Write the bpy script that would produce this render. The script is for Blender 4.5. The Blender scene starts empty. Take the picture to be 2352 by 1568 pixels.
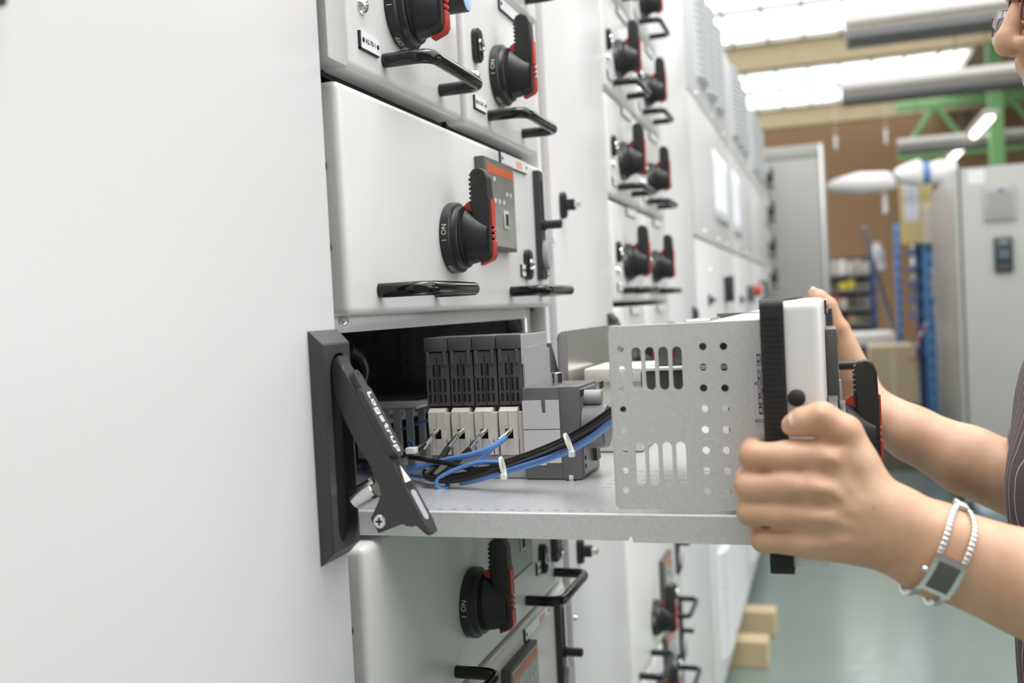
import bpy, bmesh, math, random
import numpy as np
from mathutils import Vector, Matrix

# ------------------------------------------------------------------ camera, world, fill light, exposure
sc = bpy.context.scene
col = sc.collection
H = 1.40                                   # camera height above the floor
CAM = np.array([0.38, 0.0, H])             # x: out of the cabinet fronts, y: along the row, z: up
def _rot():
    a, b, c = (math.radians(v) for v in (-17.77306918, 1.78379983, -2.93382775))
    yaw = np.array([[math.cos(a), -math.sin(a), 0], [math.sin(a), math.cos(a), 0], [0, 0, 1]])
    base = np.array([[1, 0, 0], [0, 0, -1], [0, 1, 0]], float)
    pit = np.array([[1, 0, 0], [0, math.cos(b), -math.sin(b)], [0, math.sin(b), math.cos(b)]])
    rol = np.array([[math.cos(c), -math.sin(c), 0], [math.sin(c), math.cos(c), 0], [0, 0, 1]])
    return rol @ pit @ base @ yaw
M = _rot()
FPX = 2287.0
def at(px, py, axis, val):
    """world point where the sight line through a photograph pixel meets a real plane (axis = value)"""
    r = M.T @ np.array([(px - 1176) / FPX, (py - 784) / FPX, 1.0])
    t = (val - CAM[axis]) / r[axis]
    return Vector(CAM + t * r)
cd = bpy.data.cameras.new('camera'); cam = bpy.data.objects.new('camera', cd); col.objects.link(cam)
mw = Matrix.Identity(4)
for i in range(3):
    mw[i][0], mw[i][1], mw[i][2], mw[i][3] = M[0][i], -M[1][i], -M[2][i], CAM[i]
cam.matrix_world = mw
cd.sensor_width = 36.0; cd.lens = 36.0 * FPX / 2352; cd.clip_start = 0.02; cd.clip_end = 200
cd.dof.use_dof = True; cd.dof.focus_distance = 0.93; cd.dof.aperture_fstop = 4.5
sc.camera = cam
w = bpy.data.worlds.new('overcast_sky'); sc.world = w; w.use_nodes = True
w.node_tree.nodes['Background'].inputs[0].default_value = (0.97, 0.985, 1.0, 1)
w.node_tree.nodes['Background'].inputs[1].default_value = 2.6
ld = bpy.data.lights.new('overhead_fill', 'AREA'); ld.shape = 'RECTANGLE'; ld.size = 1.4; ld.size_y = 2.4; ld.energy = 75; ld.color = (1, .985, .96)  # unseen fill light added overhead to brighten the tray and top faces
lo = bpy.data.objects.new('overhead_fill', ld); col.objects.link(lo); lo.location = (0.75, 0.9, H + 3.2)
sc.view_settings.view_transform = 'Standard'; sc.view_settings.look = 'None'
sc.view_settings.exposure = 0.24; sc.view_settings.gamma = 1.0; sc.view_settings.use_curve_mapping = False
try:
    sc.cycles.max_bounces = 8; sc.cycles.transparent_max_bounces = 12; sc.cycles.use_denoising = True
except Exception: pass

# ------------------------------------------------------------------ materials
MATS = {}
def mat(name, c, rough=0.45, metal=0.0, var=0.06, scale=60.0, bump=0.0, spec=0.5, coat=0.0, c2=None, sss=0.0, vor=False, detail=4.0):
    if name in MATS: return MATS[name]
    m = bpy.data.materials.new(name); m.use_nodes = True
    nt = m.node_tree; b = nt.nodes['Principled BSDF']
    tc = nt.nodes.new('ShaderNodeTexCoord')
    if vor:
        nz = nt.nodes.new('ShaderNodeTexVoronoi'); nz.inputs['Scale'].default_value = scale; out = nz.outputs['Color']
        bw = nt.nodes.new('ShaderNodeRGBToBW'); nt.links.new(out, bw.inputs[0]); fac = bw.outputs[0]
        n2 = nt.nodes.new('ShaderNodeTexNoise'); n2.inputs['Scale'].default_value = scale * .6; n2.inputs['Detail'].default_value = 6
        nt.links.new(tc.outputs['Object'], n2.inputs['Vector'])
        mx2 = nt.nodes.new('ShaderNodeMath'); mx2.operation = 'MULTIPLY_ADD'; mx2.inputs[1].default_value = .45
        ad = nt.nodes.new('ShaderNodeMath'); ad.operation = 'MULTIPLY'; ad.inputs[1].default_value = .6
        nt.links.new(n2.outputs['Fac'], ad.inputs[0]); nt.links.new(fac, mx2.inputs[0]); nt.links.new(ad.outputs[0], mx2.inputs[2]); fac = mx2.outputs[0]
    else:
        nz = nt.nodes.new('ShaderNodeTexNoise'); nz.inputs['Scale'].default_value = scale; nz.inputs['Detail'].default_value = detail
        fac = nz.outputs['Fac']
    nt.links.new(tc.outputs['Object'], nz.inputs['Vector'])
    mx = nt.nodes.new('ShaderNodeMix'); mx.data_type = 'RGBA'
    if c2 is None: c2 = tuple(min(1, v * (1 + var)) for v in c); c1 = tuple(v * (1 - var) for v in c)
    else: c1 = c
    mx.inputs[6].default_value = (*c1, 1); mx.inputs[7].default_value = (*c2, 1)
    nt.links.new(fac, mx.inputs[0]); nt.links.new(mx.outputs[2], b.inputs['Base Color'])
    b.inputs['Roughness'].default_value = rough; b.inputs['Metallic'].default_value = metal
    b.inputs['Specular IOR Level'].default_value = spec
    if coat: b.inputs['Coat Weight'].default_value = coat; b.inputs['Coat Roughness'].default_value = .05
    if sss:
        b.inputs['Subsurface Weight'].default_value = sss; b.inputs['Subsurface Radius'].default_value = (1, .35, .2); b.inputs['Subsurface Scale'].default_value = .006
    if bump:
        bp = nt.nodes.new('ShaderNodeBump'); bp.inputs['Strength'].default_value = bump; bp.inputs['Distance'].default_value = .002
        nt.links.new(fac, bp.inputs['Height']); nt.links.new(bp.outputs[0], b.inputs['Normal'])
    MATS[name] = m
    return m
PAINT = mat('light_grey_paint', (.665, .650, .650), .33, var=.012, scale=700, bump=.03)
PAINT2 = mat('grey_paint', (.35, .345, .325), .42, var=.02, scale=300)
CASE = mat('moulded_cover', (.705, .69, .68), .28, var=.012, scale=500)
BLACK = mat('black_plastic', (.017, .017, .017), .40, var=.2, scale=200)
GLOSS = mat('black_gloss', (.006, .006, .006), .10, var=.2, spec=.5)
RUBBER = mat('black_rubber', (.012, .0115, .011), .62, var=.2, scale=90)
CHAR = mat('charcoal_plastic', (.045, .041, .044), .36, var=.08, scale=900, bump=.03)
RED = mat('red_plastic', (.50, .045, .03), .38, var=.08)
GALV = mat('galvanised_steel', (.56, .555, .55), .38, metal=.25, scale=520, vor=True, c2=(.74, .735, .73))
TRAYZ = mat('tray_zinc', (.60, .60, .605), .30, metal=.55, scale=420, vor=True, c2=(.82, .82, .83))
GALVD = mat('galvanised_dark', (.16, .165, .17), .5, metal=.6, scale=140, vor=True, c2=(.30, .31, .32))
STEEL = mat('stainless_steel', (.60, .59, .57), .22, metal=1.0, var=.05, scale=30)
CHROME = mat('chrome', (.75, .75, .74), .14, metal=1.0, var=.04)
DGREY = mat('dark_grey_plastic', (.088, .085, .082), .5, var=.06, scale=400)
MGREY = mat('mid_grey_plastic', (.37, .37, .375), .48, var=.04, scale=400)
LGREY = mat('pale_grey_plastic', (.52, .51, .49), .5, var=.03, scale=300)
CREAM = mat('cream_plastic', (.72, .69, .61), .45, var=.04, scale=300)
BLUEC = mat('blue_insulation', (.10, .24, .56), .38, var=.05)
BLACKC = mat('black_insulation', (.014, .013, .013), .33, var=.1)
TIE = mat('nylon', (.78, .77, .74), .4, var=.03)
WHITE = mat('label_white', (.82, .82, .83), .35, var=.02)
INK = mat('black_ink', (.012, .012, .012), .5, var=.05)
PRINT = mat('white_print', (.62, .62, .61), .5, var=.03)
DARK = mat('dark_void', (.006, .006, .006), .9, var=.1)

# ------------------------------------------------------------------ mesh helpers
def bx(bm, x0, x1, y0, y1, z0, z1):
    v = [bm.verts.new(p) for p in ((x0,y0,z0),(x1,y0,z0),(x1,y1,z0),(x0,y1,z0),(x0,y0,z1),(x1,y0,z1),(x1,y1,z1),(x0,y1,z1))]
    for f in ((0,3,2,1),(4,5,6,7),(0,1,5,4),(1,2,6,5),(2,3,7,6),(3,0,4,7)): bm.faces.new([v[i] for i in f])
    return v
def rbox(bm, x0, x1, y0, y1, z0, z1, r=.002, seg=3):
    t = bmesh.new(); bx(t, x0, x1, y0, y1, z0, z1)
    bmesh.ops.bevel(t, geom=list(t.edges), offset=r, segments=seg, affect='EDGES', profile=.5)
    join(bm, t)
def join(bm, t, mtx=None):
    vm = {v: bm.verts.new(mtx @ v.co if mtx else v.co) for v in t.verts}
    for f in t.faces:
        try: bm.faces.new([vm[v] for v in f.verts])
        except ValueError: pass
    t.free()
AX = {'X': (Vector((1,0,0)), Vector((0,1,0)), Vector((0,0,1))), 'Y': (Vector((0,1,0)), Vector((0,0,1)), Vector((1,0,0))), 'Z': (Vector((0,0,1)), Vector((1,0,0)), Vector((0,1,0)))}
def lathe(bm, prof, o=(0,0,0), axis='X', n=32, sy=1.0):
    """prof: (distance along axis, radius[, shift along third axis])"""
    a, u, v = AX[axis] if isinstance(axis, str) else axis
    o = Vector(o); rings = []
    for p in prof:
        d, r = p[0], max(p[1], 1e-5); sh = p[2] if len(p) > 2 else 0
        rings.append([bm.verts.new(o + a*d + u*(r*sy*math.cos(2*math.pi*i/n)) + v*(r*math.sin(2*math.pi*i/n) + sh)) for i in range(n)])
    for k in range(len(rings)-1):
        for i in range(n):
            bm.faces.new((rings[k][i], rings[k][(i+1)%n], rings[k+1][(i+1)%n], rings[k+1][i]))
    bm.faces.new(rings[0][::-1]); bm.faces.new(rings[-1])
def frame_from(d):
    d = d.normalized(); up = Vector((0,0,1)) if abs(d.z) < .9 else Vector((1,0,0))
    u = up.cross(d).normalized(); return d, u, d.cross(u)
def tube(bm, pts, r, n=10, closed=False, ry=None):
    pts = [Vector(p) for p in pts]; m = len(pts); rings = []; u = None
    for k in range(m):
        d = (pts[(k+1)%m] - pts[k-1]) if closed or 0 < k < m-1 else (pts[1]-pts[0] if k == 0 else pts[-1]-pts[-2])
        d.normalize()
        if u is None: _, u, _ = frame_from(d)
        else: u = (u - d*u.dot(d)).normalized()
        v = d.cross(u); rr = r[k] if isinstance(r, (list, tuple)) else r
        rings.append([bm.verts.new(pts[k] + u*(rr*math.cos(2*math.pi*i/n)) + v*((ry or rr)*math.sin(2*math.pi*i/n))) for i in range(n)])
    for k in range(m if closed else m-1):
        A, B = rings[k], rings[(k+1)%m]
        for i in range(n): bm.faces.new((A[i], A[(i+1)%n], B[(i+1)%n], B[i]))
    if not closed: bm.faces.new(rings[0][::-1]); bm.faces.new(rings[-1])
def smooth_path(pts, k=6):
    pts = [Vector(p) for p in pts]; out = []
    for i in range(len(pts)-1):
        p0, p1, p2, p3 = pts[max(i-1,0)], pts[i], pts[i+1], pts[min(i+2,len(pts)-1)]
        for j in range(k):
            t = j/k
            out.append(.5*((2*p1) + (p2-p0)*t + (2*p0-5*p1+4*p2-p3)*t*t + (3*p1-p0-3*p2+p3)*t**3))
    return out + [pts[-1]]
def round_corners(pts, r, k=5):
    """polyline with rounded interior corners"""
    pts = [Vector(p) for p in pts]; out = [pts[0]]
    for a, b, c in zip(pts, pts[1:], pts[2:]):
        d1 = (a-b).normalized(); d2 = (c-b).normalized(); ang = d1.angle(d2); t = r/math.tan(ang/2)
        p, q = b+d1*t, b+d2*t
        for j in range(k+1):
            s = j/k; out.append((1-s)**2*p + 2*s*(1-s)*b + s*s*q)
    return out + [pts[-1]]
def prism(bm, poly, fn, d0, d1):
    """poly: 2-D outline; fn(u, v, d) gives the 3-D point"""
    A = [bm.verts.new(fn(u, v, d0)) for u, v in poly]; B = [bm.verts.new(fn(u, v, d1)) for u, v in poly]
    n = len(poly); bm.faces.new(A[::-1]); bm.faces.new(B)
    for i in range(n): bm.faces.new((A[i], A[(i+1)%n], B[(i+1)%n], B[i]))
def finish(bm, name, m, ang=35):
    bmesh.ops.recalc_face_normals(bm, faces=bm.faces)
    me = bpy.data.meshes.new(name); bm.to_mesh(me); bm.free()
    me.materials.append(m)
    if ang:
        me.polygons.foreach_set('use_smooth', [True]*len(me.polygons))
        me.set_sharp_from_angle(angle=math.radians(ang))
    return me
def obj(name, bm, m, parent=None, loc=None, ang=35, kind=None, label=None):
    me = bm if isinstance(bm, bpy.types.Mesh) else finish(bm, name, m, ang)
    o = bpy.data.objects.new(name, me); col.objects.link(o)
    if parent: o.parent = parent
    if loc is not None: o.location = loc
    if kind: o['kind'] = kind
    if label: o['label'] = label
    return o
def thing(name, label, cat, loc=(0,0,0), group=None):
    o = bpy.data.objects.new(name, None); o.empty_display_size = .05; col.objects.link(o); o.location = loc
    o['label'] = label; o['category'] = cat
    if group: o['group'] = group
    return o
def tag(o, label, cat, group=None):
    o['label'] = label; o['category'] = cat
    if group: o['group'] = group
    return o
def circle(cx, cy, r, n=18): return [(cx + r*math.cos(2*math.pi*i/n), cy + r*math.sin(2*math.pi*i/n)) for i in range(n)]
def slot(cx, cy, wd, ht, n=8):
    r = wd/2; h = ht/2 - r; p = []
    for i in range(n+1): a = math.pi*i/n; p.append((cx + r*math.cos(a), cy + h + r*math.sin(a)))
    for i in range(n+1): a = math.pi + math.pi*i/n; p.append((cx + r*math.cos(a), cy - h + r*math.sin(a)))
    return p
def rrect(u0, u1, v0, v1, r, n=5):
    p = []
    for cx, cy, a0 in ((u1-r, v1-r, 0), (u0+r, v1-r, 90), (u0+r, v0+r, 180), (u1-r, v0+r, 270)):
        for i in range(n+1): a = math.radians(a0 + 90*i/n); p.append((cx + r*math.cos(a), cy + r*math.sin(a)))
    return p
def plate(outer, holes, thick, fn, m, name='plate', ang=30):
    """flat sheet with real holes; fn(u, v, d) maps to 3-D, d in 0..thick"""
    cu = bpy.data.curves.new(name, 'CURVE'); cu.dimensions = '2D'; cu.fill_mode = 'BOTH'; cu.extrude = thick/2
    for ring in [outer] + list(holes):
        s = cu.splines.new('POLY'); s.points.add(len(ring)-1); s.use_cyclic_u = True
        for p, q in zip(s.points, ring): p.co = (q[0], q[1], 0, 1)
    o = bpy.data.objects.new(name, cu)
    me = bpy.data.meshes.new_from_object(o)
    bpy.data.objects.remove(o); bpy.data.curves.remove(cu)
    me.name = name
    for v in me.vertices: v.co = fn(v.co.x, v.co.y, v.co.z + thick/2)
    bm = bmesh.new(); bm.from_mesh(me); bpy.data.meshes.remove(me)
    bmesh.ops.remove_doubles(bm, verts=bm.verts, dist=1e-6)
    return finish(bm, name, m, ang)
def text(s, size, fn, m, name='lettering', depth=.0002, align='CENTER', bold=0):
    cu = bpy.data.curves.new(name, 'FONT'); cu.body = s; cu.size = size; cu.extrude = depth/2; cu.align_x = align; cu.align_y = 'CENTER'; cu.resolution_u = 3; cu.offset = bold
    o = bpy.data.objects.new(name, cu); me = bpy.data.meshes.new_from_object(o)
    bpy.data.objects.remove(o); bpy.data.curves.remove(cu)
    me.name = name
    for v in me.vertices: v.co = fn(v.co.x, v.co.y, v.co.z + depth/2)
    me.materials.clear(); me.materials.append(m)
    return me
CACHE = {}
def shared(key, name, build, m, parent, loc=(0,0,0), ang=35, kind=None, label=None):
    if key not in CACHE:
        r = build()
        CACHE[key] = r if isinstance(r, bpy.types.Mesh) else finish(r, name, m, ang)
    return obj(name, CACHE[key], m, parent, loc, kind=kind, label=label)
# ------------------------------------------------------------------ the hall
def struct(name, bm, m, parent=None, ang=30):
    o = obj(name, bm, m, parent, ang=ang)
    if not parent: o['kind'] = 'structure'
    return o
FLOOR = bpy.data.materials.new('green_floor_coating'); FLOOR.use_nodes = True
def _floor():
    nt = FLOOR.node_tree; b = nt.nodes['Principled BSDF']; tc = nt.nodes.new('ShaderNodeTexCoord')
    n1 = nt.nodes.new('ShaderNodeTexNoise'); n1.inputs['Scale'].default_value = 1.7; n1.inputs['Detail'].default_value = 7
    n2 = nt.nodes.new('ShaderNodeTexNoise'); n2.inputs['Scale'].default_value = 14; n2.inputs['Detail'].default_value = 6
    for n in (n1, n2): nt.links.new(tc.outputs['Object'], n.inputs['Vector'])
    mx = nt.nodes.new('ShaderNodeMix'); mx.data_type = 'RGBA'; mx.inputs[6].default_value = (.150, .195, .170, 1); mx.inputs[7].default_value = (.215, .262, .235, 1)
    nt.links.new(n1.outputs['Fac'], mx.inputs[0]); nt.links.new(mx.outputs[2], b.inputs['Base Color'])
    r = nt.nodes.new('ShaderNodeMapRange'); r.inputs[3].default_value = .05; r.inputs[4].default_value = .30
    nt.links.new(n2.outputs['Fac'], r.inputs[0]); nt.links.new(r.outputs[0], b.inputs['Roughness'])
_floor()
bm = bmesh.new(); bx(bm, -14, 16, -10, 21, -.2, 0); struct('floor', bm, FLOOR)
BEIGE = mat('beige_timber', (.46, .36, .22), .6, var=.08, scale=3)
BROWN = mat('brown_board', (.25, .14, .07), .6, var=.10, scale=2)
HALLW = mat('hall_wall_paint', (.55, .50, .42), .7, var=.05, scale=2)
GREEN = mat('green_steel', (.20, .42, .17), .45, var=.08, scale=3)
ALU = mat('aluminium_trunking', (.62, .60, .58), .35, metal=.5, var=.05, scale=4)
GREYST = mat('grey_steel', (.16, .16, .165), .5, metal=.3, var=.1, scale=5)
BARM = mat('glazing_bar', (.55, .52, .46), .5, var=.05, scale=5)
GLASS = bpy.data.materials.new('roof_glass'); GLASS.use_nodes = True
def _glass(m, tint, gl):
    nt = m.node_tree; nt.nodes.clear(); out = nt.nodes.new('ShaderNodeOutputMaterial')
    t = nt.nodes.new('ShaderNodeBsdfTransparent'); t.inputs[0].default_value = (*tint, 1)
    g = nt.nodes.new('ShaderNodeBsdfGlossy'); g.inputs['Roughness'].default_value = .03
    n = nt.nodes.new('ShaderNodeTexNoise'); n.inputs['Scale'].default_value = 3
    r = nt.nodes.new('ShaderNodeMapRange'); r.inputs[3].default_value = gl*.8; r.inputs[4].default_value = gl*1.2
    x = nt.nodes.new('ShaderNodeMixShader'); nt.links.new(n.outputs['Fac'], r.inputs[0]); nt.links.new(r.outputs[0], x.inputs[0])
    nt.links.new(t.outputs[0], x.inputs[1]); nt.links.new(g.outputs[0], x.inputs[2]); nt.links.new(x.outputs[0], out.inputs[0])
_glass(GLASS, (.97, .98, .98), .04)
ROOFZ = H + 3.35
# walls
bm = bmesh.new(); bx(bm, -14, 16, 20.5, 20.8, 0, ROOFZ); struct('wall_back', bm, BROWN)
bm = bmesh.new(); bx(bm, -14, 16, -3.2, -3.0, 0, ROOFZ); struct('wall_light_block', bm, mat('dark_wall', (.22,.21,.2), .7, var=.05, scale=2))  # unseen wall added behind the camera, dark to cut light from there
bm = bmesh.new(); bx(bm, 9.8, 10, -3, 20.5, 0, 1.5); struct('wall_side_block', bm, HALLW)  # unseen low wall put in to block light near the horizon
o = bpy.data.objects.new('window_10', None); col.objects.link(o); o['kind'] = 'structure'; o.location = (9.9, 0, 1.5)  # unseen glazing added to let more sky light onto the cabinet fronts
for k in range(6):
    ya = -3 + k*4.0
    bm = bmesh.new(); bx(bm, -.05, .05, ya, ya + .12, 0, ROOFZ - 1.5); obj('window_frame', bm, BARM, o)
    bm = bmesh.new(); bx(bm, -.006, .006, ya + .12, ya + 4.0, 0, ROOFZ - 1.5); obj('pane', bm, GLASS, o)
bm = bmesh.new(); bx(bm, -14, -13.8, -10, 20.5, 0, ROOFZ); struct('wall_left', bm, HALLW)
# roof beams (timber, across the hall) and the glazed bays between them
beams = [3.8, 8.7, 13.65, 18.5, 20.5]
for i, y in enumerate(beams[:-1]):
    bm = bmesh.new(); rbox(bm, -13.8, 15.8, y, y + .16, H + 3.0, ROOFZ, .01, 1)
    struct('trim_%d' % (i + 1), bm, BEIGE)
GX0, GX1 = -3.4, 2.45
# opaque roof beside the glazing
ROOFM = mat('roof_board', (.40, .30, .19), .7, var=.1, scale=2)
bm = bmesh.new(); bx(bm, GX1, 15.8, 5.0, 20.6, ROOFZ, ROOFZ + .1); struct('ceiling', bm, ROOFM)
bm = bmesh.new(); bx(bm, -14, 15.8, -3.2, -2.2, ROOFZ, ROOFZ + .1); struct('ceiling_light_block', bm, ROOFM)  # unseen slab added to hold back sky light from behind the camera
for i in range(1, len(beams) - 1):
    y0, y1 = beams[i] + .16, beams[i+1]
    o = bpy.data.objects.new('window_%d' % i, None); col.objects.link(o); o['kind'] = 'structure'; o.location = (0, y0, ROOFZ)
    L = y1 - y0; vis = True
    def fr(nx=13):
        bm = bmesh.new()
        for k in range(nx + 1):
            x = GX0 + (GX1 - GX0)*k/nx; bx(bm, x - .014, x + .014, 0, L, -.03, .03)
        for f in (.0, .333, .666, .985): bx(bm, GX0, GX1, L*f, L*f + .05, -.03, .03)
        return bm
    obj('window_frame', fr(), BARM, o)
    for k in range(13 if vis else 1):
        bm = bmesh.new()
        xa = GX0 + (GX1-GX0)*k/13; xb = GX0 + (GX1-GX0)*(k+1)/13
        if not vis: xa, xb = GX0, GX1
        bx(bm, xa + .021, xb - .021, .051, L - .08, -.004, .004)
        obj('pane', bm, GLASS, o)
# ------------------------------------------------------------------ switchgear: shared fittings
def rotary_parts(parent, y, z, key='rot'):
    """lockable rotary handle; local x is out of the panel"""
    def body():
        bm = bmesh.new()
        lathe(bm, [(0,.0365),(.0015,.0375),(.0095,.0372),(.0108,.0358),(.0112,.0335),(.0125,.0328),(.0165,.0325),(.0172,.031),(.0175,.0295),(.0185,.0298)], n=48)
        # hub narrowing into the grip
        lathe(bm, [(.0185,.0295,0),(.022,.0285,-.0005),(.027,.0262,-.002),(.032,.0235,-.0035),(.037,.0212,-.0045),(.0425,.0195,-.005)], n=40, sy=.62)
        t = bmesh.new()
        prism(t, [(.0262,.066),(.0290,.0695),(.036,.0712),(.042,.0685),(.0455,.060),(.0462,.03),(.0462,-.020),(.045,-.0245),(.041,-.0265),(.034,-.0285),(.0262,-.015)], lambda u, v, d: Vector((u, d, v)), -.0085, .0085)
        bmesh.ops.bevel(t, geom=[e for e in t.edges], offset=.0024, segments=3, affect='EDGES', profile=.55)
        join(bm, t)
        for k in range(9):
            zz = .024 + k*.0048
            rbox(bm, .0238 if 1 < k < 8 else .0248, .0285, -.0066, .0066, zz, zz + .0034, .0012, 2)
        return bm
    h = shared('rotary', 'rotary_handle', body, BLACK, parent, (0, y, z))
    def stripe():
        bm = bmesh.new()
        # red slide on the face with three grooves, running under the bottom end
        pr = [(.0455,.038),(.0480,.0372),(.0482,.012),(.0480,.0095),(.0462,.0085),(.0462,.0070),(.0482,.0058),(.0482,.0038),(.0462,.0026),(.0462,.0010),(.0482,-.0003),(.0482,-.0023),(.0462,-.0035),(.0462,-.0050),(.0484,-.0062),(.0484,-.0215),(.0455,-.0262),(.0330,-.0312),(.0326,-.0280),(.0440,-.0235),(.0455,-.018)]
        prism(bm, pr, lambda u, v, d: Vector((u, d, v)), -.0055, .0055)
        return bm
    shared('rotred', 'red_slide', stripe, RED, h, ang=40, label='red locking slide on the face')
    def tab():
        bm = bmesh.new()
        pts = [(.0290,.0385)] + [(.0290 - .0165*math.sin(math.pi/2*i/10), .0215 + .0170*math.cos(math.pi/2*i/10)) for i in range(1, 11)] + [(.0175,.0215),(.0205,.0260),(.0290,.0285)]
        prism(bm, pts, lambda u, v, d: Vector((u, d, v)), -.0028, .0028)
        return bm
    shared('rottab', 'red_tab', tab, RED, h, label='red padlock tab behind the grip')
    def marks():
        bm = bmesh.new(); r = .03725
        for s, c, size in (('I  ON', .0, .0075), ('O  OFF', -1.32, .0070)):
            def fn(u, v, d):
                th = (u)/r + c + .10; rr = r + .0001 + d
                return Vector((.0055 - v, -rr*math.cos(th), rr*math.sin(th)))
            me = text(s, size, fn, PRINT, depth=.0003, bold=.00003); bm.from_mesh(me); bpy.data.meshes.remove(me)
        return bm
    shared('rotmark', 'dial_lettering', marks, PRINT, h, ang=0, label='white I ON and O OFF lettering around the dial')
    return h
def bar_handle_mesh(wd, out=.046, r=.0056):
    bm = bmesh.new()
    p = round_corners([(0,0,0),(out,0,0),(out,wd,0),(0,wd,0)], .017, 8)
    tube(bm, p, r, 14, ry=r*1.18)
    return bm
def bar(parent, y0, y1, z, out=.046):
    return shared('bar%.3f' % (y1-y0), 'bar_handle', lambda: bar_handle_mesh(y1-y0, out), GLOSS, parent, (0, y0, z))
def label_plate(parent, y0, y1, z0, z1, txt=None, red=False, key=None):
    def pl():
        bm = bmesh.new(); bx(bm, .0, .0028, y0, y1, z0, z1); return bm
    p = obj('label_plate', pl(), WHITE, parent)
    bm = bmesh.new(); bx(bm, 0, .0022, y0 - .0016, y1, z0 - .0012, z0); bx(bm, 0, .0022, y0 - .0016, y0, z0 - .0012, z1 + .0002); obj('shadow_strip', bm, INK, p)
    for yy in (y0 + .0035, y1 - .0035):
        bm = bmesh.new(); lathe(bm, [(.0028,.0022),(.0034,.0021),(.0038,.0012)], (0, yy, (z0+z1)/2), n=12); obj('screw', bm, INK, p)
    if txt:
        me = text(txt, (z1-z0)*.42, lambda u, v, d: Vector((.0029 + d, (y0+y1)/2 + u, (z0+z1)/2 + v)), INK); obj('lettering', me, INK, p)
    if red:
        bm = bmesh.new(); bx(bm, .0028, .0030, y0 + (y1-y0)*.55, y0 + (y1-y0)*.80, z0 + .002, z1 - .003); obj('printed_mark', bm, mat('pale_red_print', (.75,.42,.36), .5), p, label='pale red printed block')
    return p
def lock_cam(parent, y, z, spindle=False):
    """black quarter-turn escutcheon"""
    def b():
        bm = bmesh.new()
        t = bmesh.new(); prism(t, slot(0, 0, .019, .040, 8), lambda u, v, d: Vector((d, u, v)), 0, .0085)
        bmesh.ops.bevel(t, geom=[e for e in t.edges if e.verts[0].co.x > .008 and e.verts[1].co.x > .008], offset=.002, segments=2, affect='EDGES')
        join(bm, t); return bm
    o = shared('lockcam', 'lock', b, BLACK, parent, (0, y, z))
    if spindle:
        def s():
            bm = bmesh.new(); rbox(bm, .008, .022, -.007, .007, -.008, .008, .0015, 2); return bm
        shared('lockcamS', 'lock_body', s, BLACK, o)
        def s2():
            bm = bmesh.new(); rbox(bm, .0215, .031, -.0045, .0045, -.0045, .0045, .0006, 1); return bm
        shared('lockcamT', 'square_spindle', s2, CHROME, o, label='bright square key spindle')
    else:
        def s():
            bm = bmesh.new(); lathe(bm, [(.0085,.0078),(.0105,.0074),(.0105,.0055),(.0088,.005)], n=18); return bm
        shared('lockcamR', 'lock_ring', s, CHROME, o)
        def s2():
            bm = bmesh.new(); lathe(bm, [(.0086,.0050),(.0092,.0046)], n=14); bx(bm, .0087,.0094,-.0016,.0016,-.011,.0); return bm
        shared('lockcamK', 'keyhole', s2, DARK, o)
    return o
def pan_screw(parent, x, y, z, r=.0075):
    def b():
        bm = bmesh.new(); lathe(bm, [(0,r),(.0022,r*.98),(.0045,r*.78),(.0062,r*.42),(.0045,r*.36)], n=20); return bm
    return shared('pan%.4f' % r, 'screw', b, CHROME, parent, (x, y, z))
def side_knob(parent, x, z):
    def b():
        bm = bmesh.new(); lathe(bm, [(0,.0063),(-.0015,.0061),(-.003,.0048),(-.0038,.002)], axis='Y', n=20); return bm
    return shared('sideknob', 'side_screw', b, RUBBER, parent, (x, 0, z), label='black round screw cap on the side')
FULL = .632; HALF = .276
def front(root, wd, ht, gap=.0025):
    """moulded cover, gasket; local y 0..wd, z 0..ht, x 0 at the face"""
    def cov():
        bm = bmesh.new(); t = bmesh.new(); bx(t, -.0262, 0, .001, wd, gap, ht - .0015)
        es = [e for e in t.edges if all(abs(v.co.x) < 1e-6 for v in e.verts)] + [e for e in t.edges if abs(e.verts[0].co.x - e.verts[1].co.x) > .01]
        bmesh.ops.bevel(t, geom=es, offset=.0072, segments=5, affect='EDGES', profile=.5)
        join(bm, t); return bm
    c = shared('cover%.3f_%.3f' % (wd, ht), 'front_cover', cov, CASE, root)
    def gas():
        bm = bmesh.new(); prism(bm, rrect(-.0015, wd + .002, -.0022, ht + .0005, .006, 5), lambda u, v, d: Vector((d, u, v)), -.0432, -.0262)
        for k in range(int((ht - .02)/.004)):
            bx(bm, -.0405, -.029, -.0019, -.001, .010 + k*.004, .0118 + k*.004)
        return bm
    shared('gasket%.3f_%.3f' % (wd, ht), 'gasket', gas, RUBBER, root)
    return c
def body_box(root, wd, ht):
    def b():
        bm = bmesh.new(); bx(bm, -.46, -.043, .012, wd - .012, .006, ht - .006); return bm
    shared('bodybox%.3f_%.3f' % (wd, ht), 'drawer_body', b, GALVD, root)
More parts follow.
